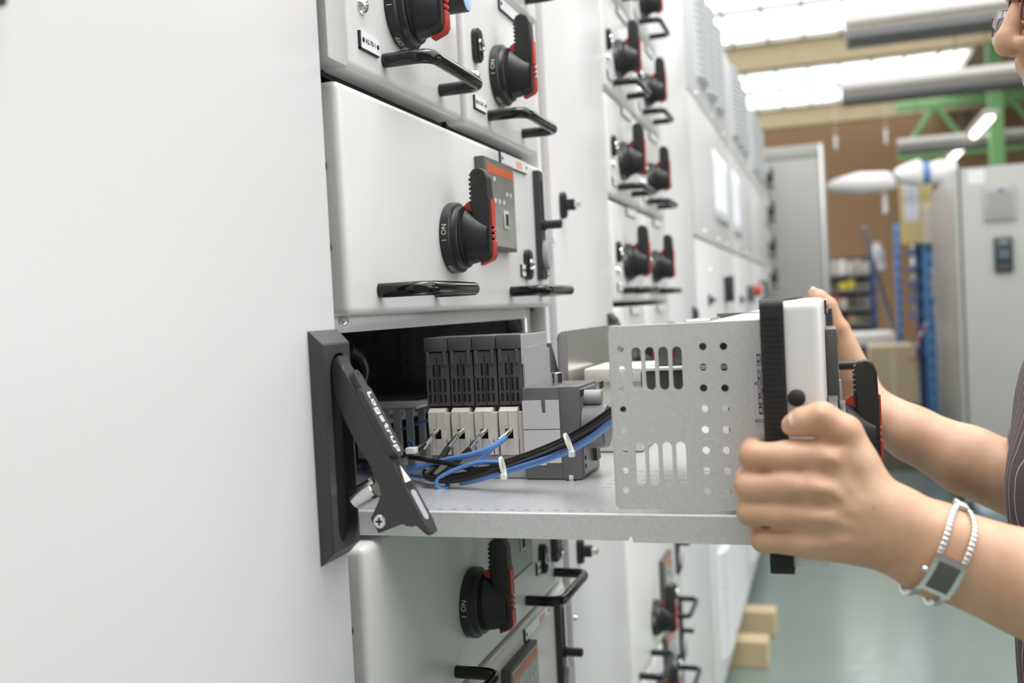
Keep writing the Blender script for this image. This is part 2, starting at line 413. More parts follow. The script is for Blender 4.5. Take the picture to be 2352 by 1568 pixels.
def breaker_bezel(root, y0=.330, y1=.442, z0=.072, z1=.178):
    bm = bmesh.new(); rbox(bm, 0, .0118, y0, y1, z0, z1, .0012, 2); b = obj('breaker_bezel', bm, DGREY, root)
    face = mat('bezel_face', (.34, .345, .32), .18, metal=.45, var=.25, scale=70)
    bm = bmesh.new(); bx(bm, .0118, .0124, y0 + .004, y1 - .003, z0 + .004, z1 - .004); f = obj('bezel_plate', bm, face, b)
    bm = bmesh.new(); bx(bm, .0124, .0128, y0 + .007, y1 - .006, z1 - .018, z1 - .008); obj('red_header', bm, mat('header_red', (.55, .12, .05), .3), b, label='orange-red header strip')
    bm = bmesh.new(); rbox(bm, .0122, .0140, y0 + .060, y0 + .078, z0 + .026, z0 + .048, .001, 2); w_ = obj('window_frame', bm, LGREY, b)
    bm = bmesh.new(); bx(bm, .0138, .0142, y0 + .064, y0 + .075, z0 + .030, z0 + .044); obj('trip_window', bm, DARK, b)
    bm = bmesh.new()
    for yy, zz in ((.03,.055),(.045,.055),(.062,.055),(.03,.080),(.075,.066),(.09,.066)): bx(bm, .0124, .0129, y0+yy, y0+yy+.006, z0+zz, z0+zz+.005)
    o = obj('printed_symbols', bm, PRINT, b); o['kind'] = 'stuff'
    return b
def black_strip(root, y0, z0, z1):
    bm = bmesh.new()
    t = bmesh.new(); prism(t, rrect(y0, y0 + .024, z0, z1, .004, 3), lambda u, v, d: Vector((d, u, v)), 0, .0085)
    bmesh.ops.bevel(t, geom=[e for e in t.edges if e.verts[0].co.x > .008 and e.verts[1].co.x > .008], offset=.0012, segments=2, affect='EDGES'); join(bm, t)
    s = obj('operating_strip', bm, CHAR, root)
    bm = bmesh.new(); prism(bm, slot(y0 + .0135, z1 - .042, .011, .056), lambda u, v, d: Vector((d, u, v)), .0086, .0089); obj('oval_slot', bm, DARK, s)
    zc = z0 + (z1 - z0)*.50
    bm = bmesh.new(); lathe(bm, [(.0085,.0075),(.012,.0075),(.0125,.0060),(.034,.0060),(.0345,.0050),(.0345,.0040),(.0325,.0038)], (0, y0 + .012, zc), n=22); obj('knob', bm, BLACK, s)
    bm = bmesh.new(); lathe(bm, [(.0085,.021),(.0125,.0212),(.0155,.0195),(.0162,.014)], (0, y0 + .014, z0 + .034), n=30, sy=.62); obj('push_button', bm, MGREY, s, label='grey round push button')
    bm = bmesh.new(); lathe(bm, [(.0085,.0045),(.011,.0045),(.012,.003)], (0, y0 + .021, z0 + .008), n=14); lathe(bm, [(0,.0055),(.003,.005),(.004,.003)], (0, y0 + .029, z1 - .035), n=14); obj('screw', bm, CHROME, s)
    return s
def full_drawer(label, x, y, z, drawn=False, ht=.2, dz=0, strip=(.040, .190)):
    r = thing('switchgear_unit', label, 'drawer', (x, y, H + z), 'full-width drawer units of the open column')
    front(r, FULL, ht)
    rotary_parts(r, .247, .080 + dz)
    bar(r, .060, .193, .0235); bar(r, .443, .577, .0235)
    breaker_bezel(r, z0=.072 + dz, z1=.178 + dz)
    label_plate(r, .424, .533, ht - .019, ht - .0045, red=True)
    black_strip(r, .566, strip[0] + dz*.3, strip[1] + dz*.3)
    lock_cam(r, .514, .059)
    label_plate(r, .490, .505, .044, .059)
    for zz in (.128, .060): side_knob(r, -.0195, zz)
    if not drawn: body_box(r, FULL, ht)
    return r
def half_drawer(label, y, z, name='A2-70-1', group='half-width drawer units', grip_txt=True, ht=.19, extras=True, wd=HALF):
    r = thing('switchgear_unit', label, 'drawer', (0, y, H + z), group)
    front(r, wd, ht); body_box(r, wd, ht)
    k = wd/HALF
    rotary_parts(r, .116*k, .080)
    bar(r, .072*k, .072*k + .1385, .0235)
    label_plate(r, .022*k, .058*k, .024, .0385, txt=name)
    lock_cam(r, .034*k, .097)
    pan_screw(r, 0, .030*k, .062)
    label_plate(r, .130*k, .222*k, ht - .018, ht - .004)
    return r
# ------------------------------------------------------------------ swing handle
def swing_handle(parent, y1, z, opened=False):
    """recessed swing-lever handle, right edge at y1, top at z (relative to the camera height)"""
    y0 = y1 - .048; z0, z1 = z - .182, z
    bm = bmesh.new()
    o8 = [(0, y0, z0), (0, y1, z0), (0, y1, z1), (0, y0, z1)]
    i8 = [(.0112, y0 + .0018, z0 + .0105), (.0112, y1 - .0008, z0 + .0105), (.0112, y1 - .0008, z1 - .0112), (.0112, y0 + .0018, z1 - .0112)]
    A = [bm.verts.new((a, b, c + H)) for a, b, c in o8]; B = [bm.verts.new((a, b, c + H)) for a, b, c in i8]
    bm.faces.new(A); bm.faces.new(B[::-1])
    for i in range(4): bm.faces.new((A[i], B[i], B[(i+1) % 4], A[(i+1) % 4]))
    bmesh.ops.recalc_face_normals(bm, faces=bm.faces)
    bmesh.ops.bevel(bm, geom=list(bm.edges), offset=.0006, segments=2, affect='EDGES')
    base = obj('door_handle', bm, CHAR, parent)
    if opened:
        cb = bmesh.new(); prism(cb, slot((y0 + y1)/2 + .0042, H + (z0 + z1)/2 - .0035, .033, .152, 10), lambda u, v, d: Vector((d, u, v)), .002, .02)
        cut = obj('cutter', cb, CHAR)
        md = base.modifiers.new('b', 'BOOLEAN'); md.operation = 'DIFFERENCE'; md.object = cut; md.solver = 'EXACT'
        dg = bpy.context.evaluated_depsgraph_get(); me = bpy.data.meshes.new_from_object(base.evaluated_get(dg))
        base.modifiers.clear(); base.data = me; bpy.data.objects.remove(cut)
        me.materials.clear(); me.materials.append(CHAR)
        me.polygons.foreach_set('use_smooth', [True]*len(me.polygons)); me.set_sharp_from_angle(angle=math.radians(30))
        bm = bmesh.new(); prism(bm, slot((y0 + y1)/2 + .0042, H + (z0 + z1)/2 - .0035, .0326, .1516, 10), lambda u, v, d: Vector((d, u, v)), .0021, .0026); obj('recess', bm, DARK, base)
        ya, yb = .6935, .7115
        out = [(773.6,818),(764,826),(759,840),(763,896),(779,944),(813.6,1009),(850,1069),(864.5,1098),(870,1120),(878,1135),(868,1154),(850,1191),(868,1225.5),(922.7,1200),(930,1208),(943,1210),(957,1203.6),(970,1222),(984.5,1231)]
        fr = [(981,1220),(959,1176),(901,1060),(835.5,947),(792,860)]
        P = [at(px, py, 1, ya) for px, py in out]; P = [(p.x, p.z) for p in P]
        Q = [at(px, py, 1, ya) for px, py in fr]; Q = [(p.x, p.z) for p in Q]
        top = Vector(Q[-1]); tip = Vector(Q[0]); ax = (tip - top).normalized(); nrm = Vector((-ax.y, ax.x))
        if nrm.x < 0: nrm = -nrm
        # straight front edge from head to tip
        s0, s1 = Vector(P[0]), Vector(P[-1])
        lin = [tuple(top + ax*((Vector(q) - top).dot(ax))) for q in Q]
        poly = [P[0]] + P[1:-1] + [P[-1]] + [(lin[0][0] + .0016, lin[0][1] - .003)] + lin
        t = bmesh.new(); prism(t, poly, lambda u, v, d: Vector((u, d, v)), ya, yb)
        bmesh.ops.bevel(t, geom=[e for e in t.edges if abs(e.verts[0].co.y - e.verts[1].co.y) < 1e-6], offset=.0011, segments=2, affect='EDGES')
        lev = obj('handle_lever', t, CHAR, parent, label='charcoal swing lever standing open from the handle')
        ym = (ya + yb)/2
        def fr3(s, v, n): # s along the lever from its head, v across, n outward
            q = top + ax*s + nrm*n; return Vector((q.x, ym + v, q.y))
        L = (tip - top).length
        # rounded tip and head pads on the face
        t = bmesh.new(); prism(t, rrect(-.010, L + .004, -.0088, .0088, .0086, 6), lambda u, v, d: fr3(u, v, d), -.003, .0007)
        bmesh.ops.bevel(t, geom=[e for e in t.edges], offset=.0005, segments=1, affect='EDGES')
        obj('lever_face', t, CHAR, lev)
        s_a = (Vector(at(803, 852, 1, ya).xz) - top).dot(ax); s_b = (Vector(at(905, 1052, 1, ya).xz) - top).dot(ax)
        ol = rrect(s_a + .014, s_b, -.0084, .0084, .004, 5)
        nk = [(s_a + .016, .0058), (s_a + .006, .0058)] + [(s_a + .006 - .0062*math.sin(a), .0058*math.cos(a)) for a in [math.pi*i/8 for i in range(1, 8)]] + [(s_a + .006, -.0058), (s_a + .016, -.0058)]
        t = bmesh.new(); prism(t, ol, lambda u, v, d: fr3(u, v, d), .0005, .0062)
        bmesh.ops.bevel(t, geom=[e for e in t.edges if len(e.link_faces) == 2 and any(len(f.verts) > 8 for f in e.link_faces)], offset=.0012, segments=2, affect='EDGES')
        t2 = bmesh.new(); prism(t2, nk, lambda u, v, d: fr3(u, v, d), .0005, .0058); join(t, t2)
        cover = obj('lock_cover', t, CHAR, lev)
        # block lettering along the cover, one continuous line of square letters
        G = {'L': [(0,0,.22,1),(0,0,.7,.22)], 'o': [(0,0,.2,.72),(.6,0,.8,.72),(0,0,.8,.2),(0,.52,.8,.72)], 'g': [(0,.0,.2,.72),(.6,-.3,.8,.72),(0,0,.8,.2),(0,.52,.8,.72),(.0,-.3,.8,-.12)],
             's': [(0,.56,.75,.72),(0,.3,.2,.72),(0,.3,.75,.46),(.55,0,.75,.46),(0,0,.75,.18)], 't': [(.18,0,.38,.95),(0,.54,.62,.72),(.18,0,.62,.18)], 'r': [(0,0,.2,.72),(0,.54,.6,.72)],
             'u': [(0,0,.2,.72),(.6,0,.8,.72),(0,0,.8,.2)], 'p': [(0,-.3,.2,.72),(.6,0,.8,.72),(0,0,.8,.2),(0,.52,.8,.72)]}
        GW = {'L': .85, 'o': 1.0, 'g': 1.0, 's': .95, 't': .78, 'r': .75, 'u': 1.0, 'p': .8}
        globals()['GLYPH'] = (G, GW)
        word = 'Logstrup'; tot = sum(GW[c] for c in word); a0 = s_a + .020; a1 = s_b - .0035; k = (a1 - a0)/tot; hgt = .0070
        bm = bmesh.new(); s = a0
        for c in word:
            for u0, v0, u1, v1 in G[c]:
                vs = [fr3(s + u*k, (v - .36)*hgt, nn) for nn in (.0062, .0064) for u, v in ((u0,v0),(u1,v0),(u1,v1),(u0,v1))]
                V = [bm.verts.new(p) for p in vs]
                for f in ((0,1,2,3),(4,5,6,7),(0,1,5,4),(1,2,6,5),(2,3,7,6),(3,0,4,7)): bm.faces.new([V[i] for i in f])
            s += GW[c]*k
        obj('lettering', bm, mat('silver_print', (.78,.78,.80), .35, var=.02), lev, ang=0)
        bm = bmesh.new(); prism(bm, [(s_a + .0035 + .0016*math.cos(a), .0012*math.sin(a)) for a in [2*math.pi*i/12 for i in range(12)]], lambda u, v, d: fr3(u, v, d), .0058, .0060); obj('pin_hole', bm, DARK, lev)
        sA = (Vector(at(937, 1092, 1, ya).xz) - top).dot(ax)
        bm = bmesh.new(); prism(bm, [(sA - .0015 + .0118*math.cos(a), .0072*math.sin(a)) for a in [2*math.pi*i/28 for i in range(28)]], lambda u, v, d: fr3(u, v, d), .0006, .0010); arr = obj('arrow_window', bm, INK, lev, label='black oval with a white arrow')
        bm = bmesh.new(); prism(bm, [(sA - .0105, .0002), (sA + .0035, -.0056), (sA + .0035, .0050)], lambda u, v, d: fr3(u, v, d), .0010, .0013); obj('white_arrow', bm, WHITE, lev)
        bm = bmesh.new(); prism(bm, rrect(sA + .0105, sA + .036, -.0042, .0042, .0038, 5), lambda u, v, d: fr3(u, v, d), .0006, .0010); obj('silver_slot', bm, mat('silver_lining', (.70,.68,.72), .3, metal=.5, var=.05), lev)
        bm = bmesh.new(); prism(bm, [(L - .010 + .0014*math.cos(a), .0011*math.sin(a)) for a in [2*math.pi*i/12 for i in range(12)]], lambda u, v, d: fr3(u, v, d), .0007, .0009); obj('pin_hole', bm, DARK, lev)
        # lock barrel and cross-head screw on the near cheek
        c = at(845, 1128, 1, .703); bm = bmesh.new(); d = Vector((ax.x, 0, ax.y)); n3 = Vector((nrm.x, 0, nrm.y))
        lathe(bm, [(-.001,.0084),(.019,.0084),(.0195,.0078)], c - n3*.012, (n3, Vector((0,1,0)), n3.cross(Vector((0,1,0)))), n=24); obj('lock_barrel', bm, CHROME, lev)
        bm = bmesh.new(); a_, b_ = at(820, 1128, 1, .698), at(858, 1104, 1, .698); tube(bm, [a_, b_], .0023, 8); obj('barrel_clip', bm, CHROME, lev)
        c = at(872, 1197, 1, ya); bm = bmesh.new()
        lathe(bm, [(.0003,.0055),(-.0006,.0053),(-.0011,.0046)], c, 'Y', n=22); sw = obj('screw', bm, CHROME, lev)
        bm = bmesh.new(); 
        for dx, dz in ((.0030,.0007),(.0007,.0030)): bx(bm, c.x - dx, c.x + dx, c.y - .0014, c.y - .0010, c.z - dz, c.z + dz)
        obj('cross_slot', bm, DARK, lev)
    else:
        bm = bmesh.new(); rbox(bm, .011, .0145, y0 + .008, y1 - .006, H + z0 + .016, H + z1 - .015, .0015, 2); obj('lever', bm, CHAR, base)
    return base
# ------------------------------------------------------------------ cabinets of the row
ZB, ZT = .12, H + 1.05
def plinth(root, y0, y1):
    bm = bmesh.new(); bx(bm, -.58, -.12, y0 + .005, y1 - .005, 0, ZB + .001); obj('plinth', bm, GREYST, root)
def sheet(root, name, x0, x1, y0, y1, z0, z1, m=PAINT, r=.0018, **k):
    bm = bmesh.new(); rbox(bm, x0, x1, y0, y1, z0, z1, r, 2); return obj(name, bm, m, root, **k)
def plain(root, name, x0, x1, y0, y1, z0, z1, m=PAINT, **k):
    bm = bmesh.new(); bx(bm, x0, x1, y0, y1, z0, z1); return obj(name, bm, m, root, **k)
CABG = 'light grey cabinets of the switchgear row'
# near cable section with the big door
c1 = thing('switchgear_cabinet', 'nearest light grey cable cabinet whose big door carries the open black swing handle', 'cabinet', (0,0,0), CABG)
plain(c1, 'cabinet_body', -.62, -.023, .235, .730, ZB, ZT, PAINT)
sheet(c1, 'door', -.021, 0, .24, .7215, ZB + .03, ZT - .03, PAINT, .0015)
plain(c1, 'dark_edge_strip', -.020, -.0015, .7216, .7232, ZB + .04, H - .195, RUBBER); plain(c1, 'dark_edge_strip', -.020, -.0015, .7216, .7232, H, ZT - .04, RUBBER)  # black strips added to absorb light bounced off the door edge
swing_handle(c1, .7235, -.0075, opened=True)
bm = bmesh.new(); p = at(8, 6, 0, .0); rbox(bm, 0, .012, p.y - .05, at(24, 6, 0, .012).y, at(10, 14, 0, .012).z, p.z + .06, .003, 2); obj('door_catch', bm, CHAR, c1)
# column of drawers (open slot between two closed drawers)
c2 = thing('switchgear_cabinet', 'drawer cabinet beside the swing handle with one slot standing open and dark inside', 'cabinet', (0,0,0), CABG)
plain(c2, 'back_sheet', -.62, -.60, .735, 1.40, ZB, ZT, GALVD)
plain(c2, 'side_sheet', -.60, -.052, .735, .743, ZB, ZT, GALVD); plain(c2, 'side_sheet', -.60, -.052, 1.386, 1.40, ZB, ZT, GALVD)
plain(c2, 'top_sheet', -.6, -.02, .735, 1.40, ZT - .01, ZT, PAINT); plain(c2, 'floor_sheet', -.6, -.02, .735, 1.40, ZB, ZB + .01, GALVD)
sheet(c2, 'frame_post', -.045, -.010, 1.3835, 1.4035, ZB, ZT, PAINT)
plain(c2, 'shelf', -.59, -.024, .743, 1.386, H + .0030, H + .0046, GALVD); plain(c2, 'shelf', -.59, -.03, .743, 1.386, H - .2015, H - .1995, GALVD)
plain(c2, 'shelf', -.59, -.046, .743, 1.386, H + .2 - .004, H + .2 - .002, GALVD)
r0 = at(776, 764, 0, -.020); r1 = at(1205, 735.5, 0, -.020)
rl = sheet(c2, 'front_rail', -.030, -.020, .744, 1.318, r0.z - .0005, H + .0030, GALV, .001)
pan_screw(c2, -.020, at(784, 736, 0, -.02).y, at(784, 736, 0, -.02).z, .0048)
sheet(c2, 'rail_bracket', -.05, -.022, 1.322, 1.347, H - .085, H + .0025, CHROME, .003)
plain(c2, 'dark_edge_strip', -.06, -.040, 1.352, 1.384, H - .2, H, RUBBER)
# perforated upright and guide rail deep in the slot
hp = at(940, 820, 1, 1.384); o_ = [(hp.x - .012, H - .198), (hp.x + .012, H - .198), (hp.x + .012, H + .002), (hp.x - .012, H + .002)]
obj('perforated_upright', plate(o_, [circle(hp.x, H - .185 + .0165*k, .0032, 10) for k in range(11)], .003, lambda u, v, d: Vector((u, 1.383 - d, v)), mat('upright_steel', (.20,.205,.21), .5, metal=.5)), None, c2)
g0 = at(975, 893, 1, 1.38)
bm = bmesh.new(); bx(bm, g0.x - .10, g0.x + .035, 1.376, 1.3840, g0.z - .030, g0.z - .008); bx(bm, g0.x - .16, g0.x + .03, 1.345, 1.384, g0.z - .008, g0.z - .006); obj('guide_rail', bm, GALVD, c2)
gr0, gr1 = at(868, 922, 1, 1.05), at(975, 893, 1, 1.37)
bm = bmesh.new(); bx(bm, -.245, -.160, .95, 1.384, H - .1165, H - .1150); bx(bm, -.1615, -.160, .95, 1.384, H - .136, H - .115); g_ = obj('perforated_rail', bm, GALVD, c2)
bm = bmesh.new()
for k in range(22): bx(bm, -.1602, -.1595, 1.0 + k*.016, 1.006 + k*.016, H - .1305, H - .1245)
o = obj('punched_hole', bm, DARK, g_); o['kind'] = 'stuff'
bm = bmesh.new(); tube(bm, smooth_path([at(800, 800, 1, .95), at(825, 820, 1, 1.0), at(835, 850, 1, 1.02), at(828, 880, 1, 1.02)], 6), .006, 8); obj('dark_cable', bm, BLACKC, c2)
sheet(c2, 'filler_panel', -.03, .0005, .735, .7695, H + .2127, ZT - .02, PAINT, .0012)
# drawers of this column
F = full_drawer('closed full-width drawer directly above the open slot, ON handle upright and two bar handles', 0, .748, 0.0)
half_drawer('half-width drawer with a blue-white push button, top row next to the filler strip', .772, .2105, ht=.1855)
hd = [o for o in bpy.data.objects if o.get('category') == 'drawer'][-1]
bm = bmesh.new(); lathe(bm, [(0,.0135),(.026,.0135),(.0265,.0128)], (0, .236, .122), n=28); pb = obj('push_button', bm, BLACK, hd)
bm = bmesh.new(); lathe(bm, [(.0265,.0126),(.0272,.0122),(.0276,.010)], (0, .236, .122), n=28); obj('button_cap', bm, mat('pale_blue_cap', (.42,.60,.86), .25, var=.03), pb, label='pale blue button cap')
half_drawer('half-width drawer second from the filler strip, black lock left of its ON handle', 1.064, .2105, ht=.1855, wd=.289)
full_drawer('topmost drawer of the near column, cut off by the frame above the two half-width ones', 0, .748, .400)
full_drawer('shaded closed full-width drawer directly below the pulled-out tray', 0, .748, -.391)
full_drawer('lowest drawer of the near column, only its bright top edge and name plate showing', 0, .748, -.594)
# second cable section
def alley(y0, y1, label, latch=True, hy=None):
    c = thing('switchgear_cabinet', label, 'cabinet', (0,0,0), CABG)
    plain(c, 'cabinet_body', -.62, -.0225, y0, y1, ZB, ZT, PAINT)
    sheet(c, 'door', -.021, 0, y0 + .004, y1 - .018, ZB + .03, ZT - .03, PAINT)
    sheet(c, 'frame_post', -.022, -.004, y1 - .016, y1 - .002, ZB, ZT, PAINT)
    plinth(c, y0, y1)
    swing_handle(c, hy or (y1 - .018), -.0135)
    if latch:
        for px, py in ((1290, 470), (1340, 1258)):
            p = at(px, py, 0, .004); lock_cam(c, y0 + .057, p.z, True)
        bm = bmesh.new(); p = at(1274, 549, 0, 0); bx(bm, 0, .0008, p.y - .008, p.y + .006, p.z - .004, p.z + .006); obj('sticker', bm, WHITE, c)
        pan_screw(c, 0, y0 + .012, at(1311, 1427, 0, 0).z, .004)
    return c
alley(1.4045, 1.815, 'narrow cable cabinet right of the open drawer column, two black quarter-turn latches on its door')
c4 = thing('switchgear_cabinet', 'second drawer cabinet, its rows of twin ON handles out of focus behind the first column', 'cabinet', (0,0,0), CABG)
plain(c4, 'back_sheet', -.62, -.48, 1.818, 2.462, ZB, ZT, GALVD); plain(c4, 'side_sheet', -.48, -.04, 1.817, 1.8215, ZB, ZT, GALVD); plain(c4, 'side_sheet', -.48, -.04, 2.4585, 2.463, ZB, ZT, GALVD)
plain(c4, 'top_sheet', -.48, -.02, 1.818, 2.462, ZT - .01, ZT, PAINT)
sheet(c4, 'frame_post', -.022, -.004, 1.8165, 1.8245, ZB, ZT, PAINT)
names = {.6: 'uppermost', .4: 'top', .2: 'second', .0: 'third', -.2: 'fourth'}
for z, nm in names.items():
    for k, (yy, side) in enumerate(((1.828, 'near'), (2.150, 'far'))):
        half_drawer('%s half-width drawer in the %s visible row of the second drawer cabinet' % (side, nm), yy, z + .0035, 'A3', 'twin half-width drawers of the second column', ht=.194, wd=.302)
full_drawer('tall second-column drawer seen below the tray, its upright ON handle clearly in view', 0, 1.828, -.745, ht=.34, strip=(.085, .235))
full_drawer('lowest visible full-width drawer of the second column, cut by the lower frame edge', 0, 1.828, -.915, ht=.17)
alley(2.465, 3.03, 'third cable cabinet, plain door between the second drawer column and the vented cabinets', latch=False, hy=2.955)
# vented cabinets
def louvre_strip(wd, ht, top=True):
    bm = bmesh.new(); n = 10; k = max(6, int(ht/.020)); rows = []
    for j in range(k):
        for dz, s in ((0.0, 1.0), (.48, .96), (.56, .25), (.97, .25)):
            z = ht*(1 - (j + dz)/k)
            rows.append([bm.verts.new((.003 + .024*s*math.sin(math.pi*i/n)**.6 if 0 < i < n else 0, wd*i/n, z)) for i in range(n+1)])
    for a, b in zip(rows, rows[1:]):
        for i in range(n): bm.faces.new((a[i], b[i], b[i+1], a[i+1]))
    bm.faces.new(rows[0]); bm.faces.new(rows[-1][::-1])
    return bm
LOUV = mat('louvre_paint', (.66, .67, .68), .4, var=.02, scale=100)
def vented(y0, y1, label, k):
    c = thing('switchgear_cabinet', label, 'cabinet', (0,0,0), 'vented cabinets at the far end of the row')
    plain(c, 'cabinet_body', -.62, -.0225, y0, y1, ZB, ZT, PAINT)
    zs = [H - 1.27, H + .197, H + .640, ZT - .004]
    for a, b, nm in ((0, 1, 'lower_door'), (1, 2, 'upper_door'), (2, 3, 'vent_cover')):
        sheet(c, nm, -.021, 0, y0 + .006, y1 - .006, zs[a] + .005, zs[b] - .005, PAINT)
    wv = (y1 - y0 - .42)/3
    for nm, z0, z1 in (('upper_louvre', H + .715, H + 1.03), ('lower_louvre', H - 1.185, H - .83)):
        for j in range(3):
            yy = y0 + .21 + j*wv
            shared('louv%.3f_%.3f' % (wv, z1 - z0), nm, lambda: louvre_strip(wv*.94, z1 - z0), LOUV, c, (0, yy, z0), ang=25)
    for j, (fy, fz) in enumerate(((.2, .225), (.55, .22), (.8, .22), (.15, .66), (.5, .66), (.85, .66), (.3, .10), (.75, .09))):
        pan_screw(c, 0, y0 + (y1 - y0)*fy, H + fz, .007)
    return c
v1 = vented(3.05, 4.28, 'first vented cabinet of the far row with two white paper sheets on its door', 0)
v2 = vented(4.295, 5.50, 'middle vented cabinet of the far row behind the papered door', 1)
v3 = vented(5.515, 6.86, 'last vented cabinet of the far row with red and black switches', 2)
lock_cam(v1, 3.33, H + .0, True); lock_cam(v2, 4.55, H - .005, True)
bm = bmesh.new(); rbox(bm, 0, .03, 3.86, 3.96, H - .01, H + .09, .004, 2); obj('black_grip', bm, BLACK, v1)
bm = bmesh.new(); rbox(bm, 0, .03, 4.95, 5.06, H - .02, H + .06, .004, 2); obj('switch_plate', bm, DGREY, v2)
bm = bmesh.new(); lathe(bm, [(.03,.028),(.06,.026),(.065,.02)], (0, 5.03, H + .036), n=20); obj('red_knob', bm, RED, v2)
bm = bmesh.new(); tube(bm, [(0, 5.9, H + .09), (.035, 5.9, H + .09), (.035, 5.9, H - .01), (0, 5.9, H - .01)], .012, 8); obj('black_grip', bm, BLACK, v3)
for px0, py0, px1, py1, lb in ((1638, 366, 1674, 522, 'larger nearer'), (1681, 410, 1703, 545, 'smaller farther')):
    a, b = at(px0, py0, 0, .002), at(px1, py1, 0, .002)
    bm = bmesh.new(); n = 6
    g = [[bm.verts.new((.003 + .012*math.sin(math.pi*i/n)*(j/5), a.y + (b.y - a.y)*i/n, b.z + (a.z + .04 - b.z)*(1 - j/5))) for i in range(n+1)] for j in range(6)]
    for j in range(5):
        for i in range(n): bm.faces.new((g[j][i], g[j+1][i], g[j+1][i+1], g[j][i+1]))
    o = obj('paper_sheet', bm, mat('paper', (.86,.87,.90), .6, var=.01), None); md = o.modifiers.new('t', 'SOLIDIFY'); md.thickness = .0012
    tag(o, '%s of the two white paper sheets hung on a vented cabinet door' % lb, 'paper', 'paper sheets on the cabinet door')
# last column with four handles, and the end panel
c9 = thing('switchgear_cabinet', 'end column of the row with four dark handles standing against the grey end panel', 'cabinet', (0,0,0), 'cabinets at the end of the row')
plain(c9, 'cabinet_body', -.62, -.0435, 6.87, 7.36, ZB, ZT, PAINT)
for k, z in enumerate((.73, .50, .26, .045)):
    half_drawer('%s drawer of the four at the dark end column' % ('topmost', 'second', 'third', 'lowest')[k], 6.90, z, 'A9', 'drawers of the end column', ht=.21, wd=.42)
c10 = thing('switchgear_cabinet', 'tall grey cabinet standing forward at the end of the row, blank side facing us', 'cabinet', (0,0,0), 'cabinets at the end of the row')
gx = at(1893, 500, 1, 7.38).x
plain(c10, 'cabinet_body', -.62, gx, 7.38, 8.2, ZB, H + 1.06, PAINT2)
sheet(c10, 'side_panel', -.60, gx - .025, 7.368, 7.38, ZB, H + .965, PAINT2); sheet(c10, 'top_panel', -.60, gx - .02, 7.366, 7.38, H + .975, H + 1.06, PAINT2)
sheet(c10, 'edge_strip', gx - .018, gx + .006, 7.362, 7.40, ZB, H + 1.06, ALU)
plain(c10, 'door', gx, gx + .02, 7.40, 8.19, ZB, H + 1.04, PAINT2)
# timber blocks under the row
WOOD = mat('pale_pine', (.52, .41, .25), .7, var=.15, scale=9)
for y, nm in ((3.70, 'nearer'), (4.10, 'farther')):
    p = at(1766, 1536, 2, 0) if y < 4 else at(1783, 1462, 2, 0)
    bm = bmesh.new(); rbox(bm, -.5, p.x, p.y - .0, p.y + .10, .0, .100, .003, 1)
    o = obj('timber_block', bm, WOOD, None); tag(o, '%s of the two square timber blocks propping up the cabinet row' % nm, 'timber', 'timber blocks under the cabinets')

for c, a, b in ((c1, .235, .73), (c2, .737, 1.40), (c4, 1.82, 2.46), (v2, 4.43, 5.50), (v3, 5.52, 6.86), (c9, 6.87, 7.36), (c10, 7.38, 8.2)): plinth(c, a, b)
# ------------------------------------------------------------------ the pulled-out drawer and its contents
RX, RY, RZ = .374, .748, -.202
pd = full_drawer('pulled-out full-width drawer on its galvanised tray, gripped by both hands', RX, RY, RZ, drawn=True, dz=-.012)
PL = Vector((-RX, -RY, -(H + RZ)))
def part(name, bm, m, parent=None, ang=35, kind=None, label=None):
    o = obj(name, bm, m, parent or pd, None, ang, kind, label)
    if parent is None: o.location = PL
    return o
YS = .776
def S(px, py): p = at(px, py, 1, YS); return (p.x, p.z)
k_px = (YS*.9518)/FPX
TL, BL, TR, BR = S(1397, 752), S(1419, 1168), S(1746, 740.5), S(1762, 1174)
holes = []
for x, y, r in [(1425,801,8),(1428,848,8),(1429,894,7.5),(1431,940,8),(1433,987,8),(1436,1033,8),(1437,1080,7.5),(1438,1125,8.5)] + [(a,b,9) for a,b in [(1614,795.5),(1615,843),(1616,891),(1618,938.5),(1619.6,986.7),(1621.5,1034),(1623,1081),(1624.5,1128),(1661.5,795),(1663,843),(1665,891),(1666,938),(1668,987),(1669,1034),(1671,1082),(1672.6,1128)]]:
    c = S(x, y); holes.append(circle(c[0], c[1], r*k_px, 16))
for x, y in ((1462.5,846.5),(1493.7,846),(1524.5,845.5),(1556,845)):
    c = S(x, y); holes.append(slot(c[0], c[1], 23.5*k_px, 105*k_px, 7))
for x, y in ((1471.5,1065),(1502,1065),(1533.7,1065),(1565,1065)):
    c = S(x, y); holes.append(slot(c[0], c[1], 24*k_px, 107*k_px, 7))
zt, zb = (TL[1] + TR[1])/2, (BL[1] + BR[1])/2; xl = (TL[0] + BL[0])/2; xr = .334
outer = [(xl + .002, zb), (xr, zb), (xr, zt), (xl, zt), (xl, zb + .003)]
sp = part('side_plate', plate(outer, holes, .0016, lambda u, v, d: Vector((u, YS + d, v)), GALV, 'side_plate'), None)
bm = bmesh.new(); bx(bm, xl, xr, YS, YS + .018, zt, zt + .0014)           # folded-in top edge
bx(bm, xl - .0012, xl + .0002, YS + .001, YS + .014, zb + .002, zt - .003); part('folded_edge', bm, GALV)
zs = zb - .0035                                                        # tray surface
zf = S(1447, 1243)[1]
